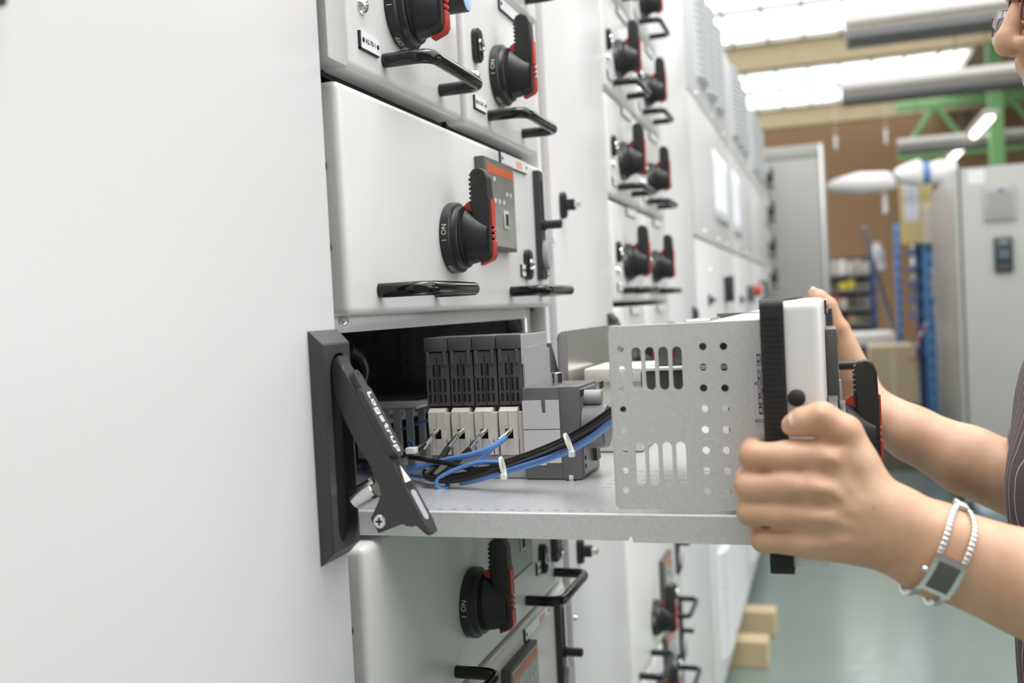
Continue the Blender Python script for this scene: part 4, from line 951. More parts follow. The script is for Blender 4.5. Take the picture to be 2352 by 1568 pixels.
for nm, px0, px1, py0, z0_, yy, dp, m, lb in (('carton', 1999, 2104, 796, .52, 8.30, .5, CART2, 'large tan carton standing on the added olive crate before the bench'), ('carton', 1930, 1990, 800, .2505, 8.98, .5, CART, 'brown carton on the lower shelf of the bench')):
    a, b = at(px0, 860, 1, yy), at(px1, 860, 1, yy); z1 = min(at(px0, py0, 1, yy).z, bz - .17 if yy > 8.9 else 9)
    t = thing(nm, lb, 'carton', (0,0,0)); bm = bmesh.new(); rbox(bm, a.x, b.x, yy, yy + dp, z0_, z1, .006, 1); obj('box_body', bm, m, t)
    bm = bmesh.new(); bx(bm, a.x + (b.x-a.x)*.46, a.x + (b.x-a.x)*.56, yy - .0012, yy + .0002, z0_ + .01, z1 - .01); obj('packing_tape', bm, mat('tape_tan', (.58,.50,.38), .35), t)
a, b = at(1999, 860, 1, 8.3), at(2104, 860, 1, 8.3); bm = bmesh.new(); rbox(bm, a.x - .01, b.x + .01, 8.29, 8.81, .0, .5195, .008, 1); o = obj('crate', bm, OLV, None); tag(o, 'dark olive crate added for the shade under the large tan carton', 'crate')  # added crate whose dark olive paints the shade below the carton
for k, (p0, q0, p1, q1, m, lb) in enumerate(((2140, 612, 2166, 682, CRB, 'cream parts bin hooked on the blue rack post, upper one'), (2142, 540, 2160, 602, WHB, 'white parts bin hooked on the blue rack post above the cream one'), (2146, 700, 2164, 728, CART2, 'small tan parts bin hooked on the blue rack post, lowest one'))):
    bm = pxbox(p0, q0, p1, q1, 8.262, .0378, .004); o = obj('parts_bin', bm, m, None); tag(o, lb, 'bin', 'bins on the rack post')
bm = pxbox(2066, 735, 2108, 796, 8.50, .3)
for v in bm.verts: v.co.z = max(v.co.z, shelfz[5] - .0075); v.co.x = max(v.co.x, rx0 + .035)
o = obj('monitor', bm, BLACK, None); tag(o, 'black box-shaped monitor on a low shelf of the blue rack', 'monitor')
# leaning tube with a white bag tied on
a, b = at(1984, 522, 1, 8.9), at(2050, 735, 1, 9.1); b.z = bz + .02; lean = (b - a)
bm = bmesh.new(); tube(bm, [a, a + lean*.98], .020, 10); o = obj('steel_tube', bm, mat('tube_grey', (.20,.20,.22), .4, metal=.4), None); tag(o, 'grey steel tube leaning above the bench', 'tube')
bm = bmesh.new(); p = at(2012, 572, 1, 8.88); tube(bm, smooth_path([p + Vector((0,0,.06)), p + Vector((.01,0,0)), p + Vector((.03,0,-.10)), p + Vector((.05,0,-.18))], 4), [.03]*4 + [.045]*4 + [.035]*4 + [.02], 10); o = obj('white_bag', bm, mat('bag_white', (.58,.58,.62), .4), None); tag(o, 'small white plastic bag tied to the leaning tube', 'bag')
# barrier tape
bm = bmesh.new(); pts = smooth_path([at(2128, 742, 1, 8.25), at(2112, 775, 1, 8.27), at(2092, 830, 1, 8.3), at(2050, 868, 1, 8.32), at(2005, 905, 1, 8.34)], 5)
A = [bm.verts.new(p + Vector((0,0,.022))) for p in pts]; B = [bm.verts.new(p + Vector((0,.004,-.022))) for p in pts]
for i in range(len(pts)-1): bm.faces.new((A[i], A[i+1], B[i+1], B[i]))
TAPE = bpy.data.materials.new('barrier_tape'); TAPE.use_nodes = True
nt = TAPE.node_tree; wv_ = nt.nodes.new('ShaderNodeTexWave'); wv_.inputs['Scale'].default_value = 4; wv_.bands_direction = 'Z'; tc = nt.nodes.new('ShaderNodeTexCoord'); cr = nt.nodes.new('ShaderNodeValToRGB')
cr.color_ramp.interpolation = 'CONSTANT'; cr.color_ramp.elements[0].color = (.55,.07,.06,1); cr.color_ramp.elements[1].color = (.75,.73,.72,1); cr.color_ramp.elements[1].position = .5
nt.links.new(tc.outputs['Object'], wv_.inputs['Vector']); nt.links.new(wv_.outputs['Fac'], cr.inputs[0]); nt.links.new(cr.outputs[0], nt.nodes['Principled BSDF'].inputs['Base Color'])
o = obj('barrier_tape', bm, TAPE, None); md = o.modifiers.new('t', 'SOLIDIFY'); md.thickness = .002; tag(o, 'red and white barrier tape hanging slack from the blue rack', 'tape')
# white foam-wrapped bar hung across the aisle
bm = bmesh.new(); wy = 8.0
pts = [at(x, y, 1, wy) for x, y in ((1900,430),(1925,426),(1975,421),(2040,416),(2056,409),(2075,402),(2110,398),(2125,397),(2160,395),(2196,386))]
rr = [.030,.055,.085,.075,.045,.075,.105,.070,.095,.06]
sp_ = smooth_path(pts, 4); rs = [rr[min(i//4, 8)]*(1 - (i % 4)/4) + rr[min(i//4 + 1, 9)]*((i % 4)/4) for i in range(len(sp_))]
tube(bm, sp_, rs, 14); wr = obj('wrapped_bar', bm, mat('foam_white', (.78,.76,.76), .6, var=.03, scale=30, bump=.4), None); tag(wr, 'white foam-wrapped bar hung across the aisle at head height', 'bar')
bm = bmesh.new(); lathe(bm, [(-.02,.052),(.02,.052)], at(2056, 409, 1, wy), 'X', n=16); obj('binding_tie', bm, GREYST, wr)
bm = bmesh.new(); lathe(bm, [(-.03,.082),(.03,.082)], at(2125, 397, 1, wy), 'X', n=16); obj('blue_strap', bm, BLUES, wr)
for px, y0_, y1_, yy, lb in ((2031, 428, 490, 8.05, 'longest white hanging strip below the wrapped bar'), (1919, 312, 343, 13.70, 'left white hanging tag high before the brown wall'), (2034, 296, 330, 13.70, 'right white hanging tag high before the brown wall')):
    a, b = at(px, y0_, 1, yy), at(px, y1_, 1, yy); bm = bmesh.new(); rbox(bm, a.x - .018, a.x + .018, yy, yy + .01, b.z, a.z, .006, 2); tube(bm, [(a.x, yy + .005, a.z - .01), (a.x, yy + .005, H + 3.0005 if yy > 9 else a.z + .05)], .003, 6)
    o = obj('hanging_tag', bm, TIE, None); tag(o, lb, 'tag', 'white strips hanging in the hall')
# notice on a yellow-edged board
by2 = 8.268; a, b = at(2064, 402, 1, by2), at(2146, 556, 1, by2)
nb = thing('notice_board', 'tan-edged board with white notice sheet on the blue rack post', 'board', (0,0,0))
bm = bmesh.new(); rbox(bm, a.x, b.x, by2, by2 + .03, b.z, a.z, .006, 1); obj('board', bm, mat('board_tan', (.62,.48,.22), .6), nb)
a, b = at(2074, 412, 1, by2), at(2112, 506, 1, by2); bm = bmesh.new(); bx(bm, a.x, b.x, by2 - .004, by2 - .0005, b.z, a.z); nn = obj('notice_sheet', bm, mat('notice_white', (.68,.70,.76), .5), nb)
bm = bmesh.new(); rbox(bm, at(2118, 480, 1, by2).x, at(2150, 480, 1, by2).x, by2 - .03, by2 - .001, at(2130, 560, 1, by2).z, at(2130, 470, 1, by2).z, .008, 1); obj('paper_bundle', bm, mat('bundle_cream', (.64,.60,.50), .6), nb)
bm = bmesh.new()
for k in range(3): bx(bm, a.x + .02, b.x - .02, by2 - .0046, by2 - .0040, a.z - .10 - k*.05, a.z - .085 - k*.05)
o = obj('printed_line', bm, mat('notice_ink', (.45,.48,.56), .5), nn); o['kind'] = 'stuff'
# overhead trunking runs
for nm, yy, zz, xa_, lb in (('nearest', 7.82, 2.0, .56, 0), ('middle', 10.3, 2.0, .56, 1), ('far', 14.6, 2.0, 1.34, 2)):
    t = thing('cable_trunking', '%s of the three grey overhead trunking runs crossing the hall' % nm, 'trunking', (0,0,0), 'overhead trunking runs')
    z = H + zz
    bm = bmesh.new(); rbox(bm, xa_, 9, yy, yy + .05, z - .03, z + .055, .008, 2); obj('top_rail', bm, ALU, t)
    bm = bmesh.new(); rbox(bm, xa_ + .01, 9, yy + .02, yy + .30, z - .075, z - .03, .006, 1); obj('tray', bm, mat('trunk_beige', (.36,.33,.28), .5), t)
    bm = bmesh.new(); rbox(bm, xa_ + .02, 9, yy - .01, yy + .34, z - .135, z - .075, .006, 1); obj('bottom_rail', bm, GREYST, t)
    for x in (1.6, 4.2, 6.8):
        bm = bmesh.new(); tube(bm, [(x, yy + .03, z + .04), (x, yy + .03, ROOFZ - (0 if x > GX1 else .0))], .008, 6); obj('hanger_rod', bm, GREYST, t)
# green steel: column and lattice
gc = at(2290, 300, 1, 14.2); bm = bmesh.new(); rbox(bm, gc.x - .085, gc.x + .085, 14.2, 14.37, 0, ROOFZ, .01, 1); struct('trim_30', bm, GREEN)
gt = thing('lattice_girder', 'green steel lattice girder under the roof behind the lamps', 'girder', (0,0,0))
gy = 17.7; gx0, gx1 = at(2060, 300, 1, gy).x, 15.5
for z in (H + 2.15, H + 2.95): bm = bmesh.new(); rbox(bm, gx0, gx1, gy, gy + .12, z, z + .14, .01, 1); obj('chord', bm, GREEN, gt)
k = 0; x = gx0 + .05
while x < 8:
    bm = bmesh.new(); up = k % 2 == 0; tube(bm, [(x, gy + .06, H + (2.2 if up else 3.0)), (x + .55, gy + .06, H + (3.0 if up else 2.2))], .045, 8); obj('brace', bm, GREEN, gt); x += .55; k += 1
LAMP = bpy.data.materials.new('lamp_tube'); LAMP.use_nodes = True
e = LAMP.node_tree.nodes['Principled BSDF']; e.inputs['Emission Color'].default_value = (1, .97, .86, 1); e.inputs['Emission Strength'].default_value = 3.2
for (xa_, ya_), (xb_, yb_), lb in (((2276,268),(2221,313),'upper'), ((2213,336),(2168,371),'lower')):
    a, b = at(xa_, ya_, 2, H + 2.0), at(xb_, yb_, 2, H + 2.0); b.x = a.x; 
    t = thing('ceiling_lamp', '%s of the two lit fluorescent lamps hanging along the hall' % lb, 'lamp', (0,0,0), 'lit fluorescent lamps')
    bm = bmesh.new(); rbox(bm, a.x - .09, a.x + .09, a.y, b.y, a.z + .02, a.z + .09, .01, 1); obj('housing', bm, ALU, t)
    bm = bmesh.new(); tube(bm, [(a.x, a.y + .03, a.z - .0), (a.x, b.y - .03, a.z - .0)], .045, 10); obj('lamp_tube', bm, LAMP, t)
    for yy in (a.y + .2, b.y - .2): bm = bmesh.new(); tube(bm, [(a.x, yy, a.z + .08), (a.x, yy, ROOFZ)], .006, 6); obj('hanger_rod', bm, GREYST, t)
# ------------------------------------------------------------------ the person: one continuous skin surface grown from tapered limbs
class Field:
    def __init__(self): self.base = []; self.fing = []
    def cone(self, a, b, ra, rb, s=(1,1,1), g=None):
        e = (np.array(a, float), np.array(b, float), ra, rb, np.array(s, float))
        (self.base if g is None else self.fing[g]).append(e)
    def group(self): self.fing.append([]); return len(self.fing) - 1
def _sd(e, P):
    a, b, ra, rb, s = e
    q = (P - a)/s; d = (b - a)/s; L = float(d @ d)
    t = np.clip(q @ d/L, 0, 1) if L > 1e-12 else np.zeros(len(P))
    return (np.linalg.norm(q - t[:, None]*d, axis=1) - (ra + (rb - ra)*t))*float(s.min())
def smin(a, b, k):
    h = np.clip(.5 + .5*(b - a)/k, 0, 1); return b*(1 - h) + a*h - k*h*(1 - h)
def grow(F, h, name, m, kb=.012, kf=.0035, kj=.006, kk=.0012, cut=None, rel=3, extra=None):
    allp = F.base + [e for g in F.fing for e in g]
    def ev(P, sel=None):
        d = np.full(len(P), 9.0)
        for e in F.base:
            if sel is None or id(e) in sel: d = smin(d, _sd(e, P), kb)
        f = None
        for g in F.fing:
            fd = None
            for e in g:
                if sel is None or id(e) in sel: x = _sd(e, P); fd = x if fd is None else smin(fd, x, kf)
            if fd is not None: f = fd if f is None else smin(f, fd, kk)
        if f is not None: d = smin(d, f, kj)
        if extra is not None: d = extra(P, d)
        if cut is not None: d = np.maximum(d, cut(P))
        return d
    lo = np.min([np.minimum(e[0], e[1]) - max(e[2], e[3])*max(e[4]) for e in allp], axis=0) - 3*h
    hi = np.max([np.maximum(e[0], e[1]) + max(e[2], e[3])*max(e[4]) for e in allp], axis=0) + 3*h
    B = 20; nb = np.ceil((hi - lo)/(B*h)).astype(int); N = nb*B + 2
    bb = [(np.minimum(e[0], e[1]) - max(e[2], e[3])*max(e[4]), np.maximum(e[0], e[1]) + max(e[2], e[3])*max(e[4]), id(e)) for e in allp]
    gi = np.arange(B + 1); I, J, K = np.meshgrid(gi, gi, gi, indexing='ij'); off = np.stack([I, J, K], -1).reshape(-1, 3)
    corners = np.array([[0,0,0],[1,0,0],[0,1,0],[1,1,0],[0,0,1],[1,0,1],[0,1,1],[1,1,1]])
    vid, vco, quads = [], [], []
    for bi in np.ndindex(*nb):
        o = np.array(bi)*B; p0 = lo + o*h; c = p0 + B*h/2; R = B*h*.87 + .012
        sel = {i for a, b, i in bb if np.all(c > a - R) and np.all(c < b + R)}
        if not sel: continue
        dc = ev(c[None], sel)[0]
        if abs(dc) > B*h*1.25 + .012: continue
        D = ev(p0 + off*h, sel).reshape(B+1, B+1, B+1)
        if D.min() > 0 or D.max() < 0: continue
        S = D < 0
        cs = np.zeros((B, B, B), int)
        for cx in corners: cs += S[cx[0]:B+cx[0], cx[1]:B+cx[1], cx[2]:B+cx[2]]
        idx = np.argwhere((cs > 0) & (cs < 8))
        if len(idx) == 0: continue
        acc = np.zeros((len(idx), 3)); cnt = np.zeros(len(idx))
        for a in range(8):
            for b in range(a + 1, 8):
                if np.abs(corners[a] - corners[b]).sum() != 1: continue
                A_ = idx + corners[a]; B_ = idx + corners[b]
                da = D[A_[:,0], A_[:,1], A_[:,2]]; db = D[B_[:,0], B_[:,1], B_[:,2]]
                cr_ = (da < 0) != (db < 0); t = np.where(cr_, da/(da - db + 1e-12), 0)
                acc += (corners[a] + (corners[b] - corners[a])*t[:, None])*cr_[:, None]; cnt += cr_
        g = idx + o
        vid.append((g[:,0]*N[1] + g[:,1])*N[2] + g[:,2]); vco.append(lo + (g + acc/np.maximum(cnt, 1)[:, None])*h)
        for ax in range(3):
            u, v = (ax + 1) % 3, (ax + 2) % 3
            s0 = [slice(0, B)]*3; s1 = [slice(0, B)]*3; s1[ax] = slice(1, B + 1)
            A_, B_ = S[tuple(s0)], S[tuple(s1)]
            for sign in (True, False):
                e = np.argwhere((A_ & ~B_) if sign else (~A_ & B_))
                if len(e) == 0: continue
                e = e + o; du = np.zeros(3, int); dv = np.zeros(3, int); du[u] = 1; dv[v] = 1
                q = [e - du - dv, e - dv, e, e - du]
                if not sign: q = q[::-1]
                quads.append(np.stack([(x[:,0]*N[1] + x[:,1])*N[2] + x[:,2] for x in q], 1))
    vid = np.concatenate(vid); vco = np.concatenate(vco); Q = np.concatenate(quads)
    order = np.argsort(vid); vid, vco = vid[order], vco[order]
    pos = np.searchsorted(vid, Q); ok = (pos < len(vid)).all(1); pos = np.minimum(pos, len(vid) - 1); ok &= (vid[pos] == Q).all(1); Q = pos[ok]
    for _ in range(rel):                                               # light relaxation of the net
        nb_s = np.zeros_like(vco); nc = np.zeros(len(vco))
        for a in range(4):
            b = (a + 1) % 4
            np.add.at(nb_s, Q[:,a], vco[Q[:,b]]); np.add.at(nc, Q[:,a], 1); np.add.at(nb_s, Q[:,b], vco[Q[:,a]]); np.add.at(nc, Q[:,b], 1)
        vco = vco*.5 + .5*nb_s/np.maximum(nc, 1)[:, None]
    me = bpy.data.meshes.new(name); me.vertices.add(len(vco)); me.vertices.foreach_set('co', vco.ravel())
    me.loops.add(len(Q)*4); me.loops.foreach_set('vertex_index', Q.ravel().astype(np.int32)); me.polygons.add(len(Q))
    me.polygons.foreach_set('loop_start', np.arange(0, len(Q)*4, 4, dtype=np.int32)); me.polygons.foreach_set('use_smooth', np.ones(len(Q), bool))
    me.update(calc_edges=True); me.validate(); me.materials.append(m)
    return me
SKIN = bpy.data.materials.new('skin'); SKIN.use_nodes = True
def _skin():
    nt = SKIN.node_tree; b = nt.nodes['Principled BSDF']; tc = nt.nodes.new('ShaderNodeTexCoord')
    n1 = nt.nodes.new('ShaderNodeTexNoise'); n1.inputs['Scale'].default_value = 34; n1.inputs['Detail'].default_value = 5
    n2 = nt.nodes.new('ShaderNodeTexNoise'); n2.inputs['Scale'].default_value = 520; n2.inputs['Detail'].default_value = 4
    n3 = nt.nodes.new('ShaderNodeTexVoronoi'); n3.inputs['Scale'].default_value = 26
    for n in (n1, n2, n3): nt.links.new(tc.outputs['Object'], n.inputs['Vector'])
    r = nt.nodes.new('ShaderNodeValToRGB'); r.color_ramp.elements[0].position = .33; r.color_ramp.elements[1].position = .68
    r.color_ramp.elements[0].color = (.56,.315,.195,1); r.color_ramp.elements[1].color = (.66,.42,.275,1)
    nt.links.new(n1.outputs['Fac'], r.inputs[0])
    mr = nt.nodes.new('ShaderNodeMapRange'); mr.inputs[1].default_value = .03; mr.inputs[2].default_value = .055; mr.inputs[3].default_value = .72; mr.inputs[4].default_value = 1.0; mr.clamp = True
    nt.links.new(n3.outputs['Distance'], mr.inputs[0])
    mx = nt.nodes.new('ShaderNodeMix'); mx.data_type = 'RGBA'; mx.inputs[6].default_value = (.42,.19,.11,1)
    nt.links.new(mr.outputs[0], mx.inputs[0]); nt.links.new(r.outputs[0], mx.inputs[7]); nt.links.new(mx.outputs[2], b.inputs['Base Color'])
    b.inputs['Roughness'].default_value = .46; b.inputs['Specular IOR Level'].default_value = .4
    b.inputs['Subsurface Weight'].default_value = .12; b.inputs['Subsurface Radius'].default_value = (1,.4,.25); b.inputs['Subsurface Scale'].default_value = .004
    bp = nt.nodes.new('ShaderNodeBump'); bp.inputs['Strength'].default_value = .12; bp.inputs['Distance'].default_value = .001
    nt.links.new(n2.outputs['Fac'], bp.inputs['Height']); nt.links.new(bp.outputs[0], b.inputs['Normal'])
_skin()
def V(x, y, z): return (x, y, z + H)
F = Field(); C_ = F.cone
# ---- near (left) hand, gripping the near edge of the front panel
def hand(F, T):
    """T maps (x, y, z) given for the near hand to the place of the hand being built"""
    def c(a, b, ra, rb, g=None, s=(1,1,1)): F.cone(T(*a), T(*b), ra, rb, s, g)
    mcp = [(.3715,.7255,-.1125), (.3665,.7200,-.1330), (.3645,.7215,-.1530), (.3590,.7265,-.1730)]
    pip = [(.3245,.7270,-.1135), (.3205,.7240,-.1340), (.3205,.7250,-.1527), (.3285,.7290,-.1735)]
    dip = [(.3215,.7560,-.1130), (.3170,.7560,-.1335), (.3170,.7560,-.1520), (.3245,.7555,-.1725)]
    tipp= [(.3240,.7655,-.1130), (.3200,.7655,-.1335), (.3200,.7655,-.1520), (.3255,.7650,-.1725)]
    rm = [.0112,.0112,.0108,.0100]; rp = [.0104,.0104,.0099,.0090]; rd = [.0090,.0090,.0086,.0078]
    for i in range(4):
        g = F.group()
        c(mcp[i], pip[i], rm[i]*.97, rp[i], g); c(pip[i], dip[i], rp[i], rd[i], g); c(dip[i], tipp[i], rd[i], rd[i]*.9, g)
        m = [(mcp[i][k] + pip[i][k])/2 for k in range(3)]; c((m[0], m[1] + .001, m[2]), (m[0] + .008, m[1] + .001, m[2]), rm[i]*.98, rm[i]*.98, g)
    # metacarpals, knuckles, back of the hand
    wr = [(.3985,.727,-.1370), (.3975,.724,-.1480), (.3950,.724,-.1600), (.3915,.727,-.1710)]
    for i in range(4):
        c(mcp[i], wr[i], rm[i]*1.0, .0135)
    c((.383,.733,-.130), (.381,.735,-.160), .0165, .0165); c((.392,.730,-.140), (.388,.731,-.168), .018, .0165)
    c((.3600,.7315,-.1760), (.388,.730,-.1740), .0105, .0140)
    # thumb
    g = F.group()
    c((.3855,.7265,-.0955), (.3715,.7275,-.0865), .0118, .0112, g); c((.3715,.7275,-.0865), (.3590,.7290,-.0890), .0112, .0100, g); c((.3590,.7290,-.0890), (.3515,.7305,-.0915), .0100, .0082, g)
    c((.3990,.729,-.134), (.3870,.7270,-.0975), .0165, .0122, g); c((.391,.7265,-.1195), (.380,.7265,-.1150), .0165, .0122)
    # wrist
    c((.4000,.7270,-.1460), (.4170,.7290,-.1560), .0205, .0205); c((.3945,.7275,-.1660), (.4110,.7290,-.1720), .0180, .0195)
hand(F, lambda x, y, z: V(x, y, z))
C_(V(.4150,.7290,-.1570), V(.4450,.7335,-.1720), .0225, .0240); C_(V(.4080,.7290,-.1700), V(.4380,.7335,-.1860), .0200, .0235)
C_(V(.4450,.7335,-.1740), V(.5000,.7420,-.1960), .0250, .0290); C_(V(.4380,.7335,-.1850), V(.5000,.7420,-.2100), .0235, .0290)
C_(V(.5000,.7420,-.2030), V(.585,.756,-.245), .0325, .0420); C_(V(.585,.756,-.245), V(.675,.775,-.285), .0420, .0390)
C_(V(.675,.775,-.285), V(.735,.835,-.090), .0410, .0480)
# ---- far (right) hand: the mirror image, a little higher on the far edge
def TF(x, y, z):
    dx, dz = x - .372, z + .1125
    a = math.radians(-14); return V(.374 + (dx*math.cos(a) - dz*math.sin(a)) + .004, 2.117 - y - .010, -.052 + (dx*math.sin(a) + dz*math.cos(a)) + .006)
hand_far = Field(); 
def hand2(F):
    def c(a, b, ra, rb, g=None): F.cone(V(*a), V(*b), ra, rb, (1,1,1), g)
    g = F.group()
    c((.3865,1.366,-.043), (.3770,1.366,-.0155), .0135, .0122, g); c((.3770,1.366,-.0155), (.3665,1.366,-.0040), .0122, .0105, g); c((.3665,1.366,-.0040), (.3615,1.366,-.0005), .0105, .0088, g)
    c((.4040,1.376,-.108), (.3900,1.368,-.048), .0260, .0150); c((.396,1.388,-.085), (.386,1.385,-.055), .018, .015)
    mz = (-.050, -.072, -.093, -.113)
    for i in range(4):
        g = F.group(); r = (.0112,.0112,.0108,.0098)[i]
        c((.3690,1.3985,mz[i]), (.3235,1.3985,mz[i] - .001), r, r*.93, g); c((.3235,1.3985,mz[i] - .001), (.3200,1.372,mz[i]), r*.93, r*.85, g); c((.3200,1.372,mz[i]), (.3215,1.364,mz[i]), r*.85, r*.75, g)
        c((.3690,1.3985,mz[i]), (.4080,1.390,-.112 - i*.012), r*1.06, .0170)
    c((.4100,1.384,-.120), (.4130,1.384,-.150), .026, .024); c((.4080,1.382,-.130), (.4270,1.377,-.160), .0290, .0300); c((.400,1.378,-.135), (.418,1.375,-.165), .020, .026)
hand2(F)
C_(V(.4200,1.378,-.1500), V(.4740,1.360,-.1830), .0290, .0345); C_(V(.4740,1.360,-.1840), V(.5350,1.342,-.2150), .0345, .0420); C_(V(.5350,1.342,-.2150), V(.6150,1.320,-.2500), .0425, .0460)
C_(V(.6150,1.320,-.2500), V(.7350,1.268,-.090), .0470, .0500)
# ---- trunk core, neck and head
hy = 1.052
C_(V(.7350,.850,-.095), V(.7350,1.255,-.095), .050, .050); C_(V(.7250,hy,-.10), V(.7350,hy,-.45), .085, .085, (1,1.25,1))
C_(V(.705,hy,-.065), V(.668,hy,.115), .062, .056)
yaw = math.radians(11)
def HD(x, y, z):                                                       # head frame: x forward of the nose is negative, turned a little to the camera
    dx, dy = x - .665, y; return V(.657 + dx*math.cos(yaw) - dy*math.sin(yaw)*1.0, hy + dx*math.sin(yaw) + dy*math.cos(yaw), z)
def hc(a, b, ra, rb, s=(1,1,1)): F.cone(HD(*a), HD(*b), ra, rb, s)
hc((.690,0,.290), (.672,0,.300), .098, .094, (1,.86,1)); hc((.634,0,.262), (.640,0,.225), .070, .066, (1,.92,1)); hc((.636,0,.205), (.632,0,.165), .058, .043, (1,.95,1))
hc((.606,0,.150), (.604,0,.138), .0225, .0200); hc((.670,.052,.19), (.625,.03,.145), .028, .020); hc((.670,-.052,.19), (.625,-.03,.145), .028, .020)
g = F.group()
def ng(a, b, ra, rb): F.cone(HD(*a), HD(*b), ra, rb, (1,1,1), g)
ng((.5690,0,.268), (.5520,0,.2270), .0078, .0100); ng((.5520,0,.2270), (.5515,0,.2225), .0105, .0110); ng((.5660,.0125,.2195), (.5600,.0105,.2195), .0078, .0072); ng((.5660,-.0125,.2195), (.5600,-.0105,.2195), .0078, .0072); ng((.5640,0,.216), (.5680,0,.206), .006, .006)
hc((.5820,-.048,.281), (.5725,0,.279), .0125, .0110); hc((.5820,.048,.281), (.5725,0,.279), .0125, .0110)
hc((.5960,.045,.215), (.600,.03,.20), .020, .020); hc((.5960,-.045,.215), (.600,-.03,.20), .020, .020)
hc((.5825,-.020,.1865), (.5740,0,.1890), .0060, .0072); hc((.5825,.020,.1865), (.5740,0,.1890), .0060, .0072); hc((.5850,-.017,.1745), (.5780,0,.1735), .0062, .0078); hc((.5850,.017,.1745), (.5780,0,.1735), .0062, .0078)
hc((.5790,0,.200), (.5775,0,.192), .009, .0075)
for s in (1, -1): hc((.690,s*.086,.262), (.694,s*.090,.215), .017, .012, (1,.5,1))
face_dents = [(HD(.548,-.033,.2525), .0195), (HD(.548,.033,.2525), .0195), (HD(.5575,.0078,.2118), .0042), (HD(.5575,-.0078,.2118), .0042)]
RELIEF = []
_m = [(.3715,-.1125), (.3665,-.1330), (.3645,-.1530), (.3590,-.1730)]; _w = [(.3985,-.139), (.3975,-.149), (.3950,-.159), (.3915,-.168)]
for i in range(4):
    x, z = _m[i]
    RELIEF.append((V(x + .001, .7095, z), V(x + .006, .7095, z), (.0030, .0034, .0030, .0026)[i], .0052))
    RELIEF.append((V(x + .008, .708, z), V(_w[i][0] - .006, .709, _w[i][1]), .0016, .0027))
    if i < 3:
        zm = (z + _m[i+1][1])/2; xm = (x + _m[i+1][0])/2
        RELIEF.append((V(xm - .013, .711, zm + .0004), V(xm + .006, .709, zm), -.0030, .0034)); RELIEF.append((V(xm + .008, .708, zm), V(xm + .020, .709, zm - .0), -.0012, .0045))
RELIEF += [(V(.385,.708,-.118), V(.392,.708,-.136), -.0022, .0050), (V(.350,.722,-.1005), V(.384,.717,-.1025), -.0022, .0022), (V(.3715,.7165,-.0820), V(.3715,.7165,-.0820), .0014, .004),
           (V(.374,.708,-.150), V(.394,.7095,-.1465), .0009, .0016), (V(.372,.708,-.163), V(.392,.7095,-.155), .0009, .0016), (V(.392,.7095,-.152), V(.412,.708,-.166), .0008, .0018), (V(.404,.711,-.142), V(.430,.711,-.158), .0008, .0022)]
def dents(P, d):
    if P[:, 0].min() < .45:
        for a, b, amp, sg in RELIEF:
            a = np.array(a); b = np.array(b); c = (a + b)/2
            if np.abs(P.mean(0) - c).max() > .09: continue
            ab = b - a; L = float(ab @ ab); t = np.clip((P - a) @ ab/L, 0, 1) if L > 1e-12 else np.zeros(len(P))
            d = d - amp*np.exp(-np.sum((P - a - t[:, None]*ab)**2, 1)/(2*sg*sg))
    for c, r in face_dents:
        c = np.array(c)
        if np.min(np.abs(P[:, 0] - c[0])) > .08 or np.min(np.abs(P[:, 2] - c[2])) > .08: continue
        d = -smin(-d, np.linalg.norm(P - c, axis=1) - r, .004)
    return d
# legs (under the trousers)
person = thing('person', 'person in a pinstriped mauve shirt and glasses pulling the drawer out with both hands', 'person', (0,0,0))
sk = grow(F, .0019, 'body', SKIN, kb=.0095, kf=.004, kj=.0050, kk=.0012, extra=dents)
body = obj('body', sk, SKIN, person)
# thumb nail
NAIL = mat('nail', (.68,.46,.36), .28, var=.03)
def nail(c, axis, nrm, wd, ln):
    axis = Vector(axis).normalized(); nrm = Vector(nrm).normalized(); nrm = (nrm - axis*nrm.dot(axis)).normalized(); sd = axis.cross(nrm); c = Vector(c); bm = bmesh.new(); n = 8
    rowsn = []
    for i in range(n + 1):
        u = -1 + 2*i/n; row = []
        for j in range(n + 1):
            v = -1 + 2*j/n; k_ = math.sqrt(max(0, 1 - .55*abs(u)**3))
            p = c + axis*(u*ln/2) + sd*(v*wd/2*k_) - nrm*(v*v*.0022 + u*u*.0006); row.append(bm.verts.new(p))
        rowsn.append(row)
    for a, b in zip(rowsn, rowsn[1:]):
        for i in range(n): bm.faces.new((a[i], a[i+1], b[i+1], b[i]))
    o = obj('fingernail', bm, NAIL, body); md = o.modifiers.new('t', 'SOLIDIFY'); md.thickness = .0008; md.offset = 0
    return o
_n = Vector((-.06,-.86,.50)).normalized(); _c = Vector(V(.3555,.7298,-.0902)) + _n*.0099
nail(_c, (-1,.10,-.28), _n, .0122, .0140)
nail(V(.3605,1.3575,.0040), (-.6,0,.6), (-.4,-.8,.5), .0115, .012)
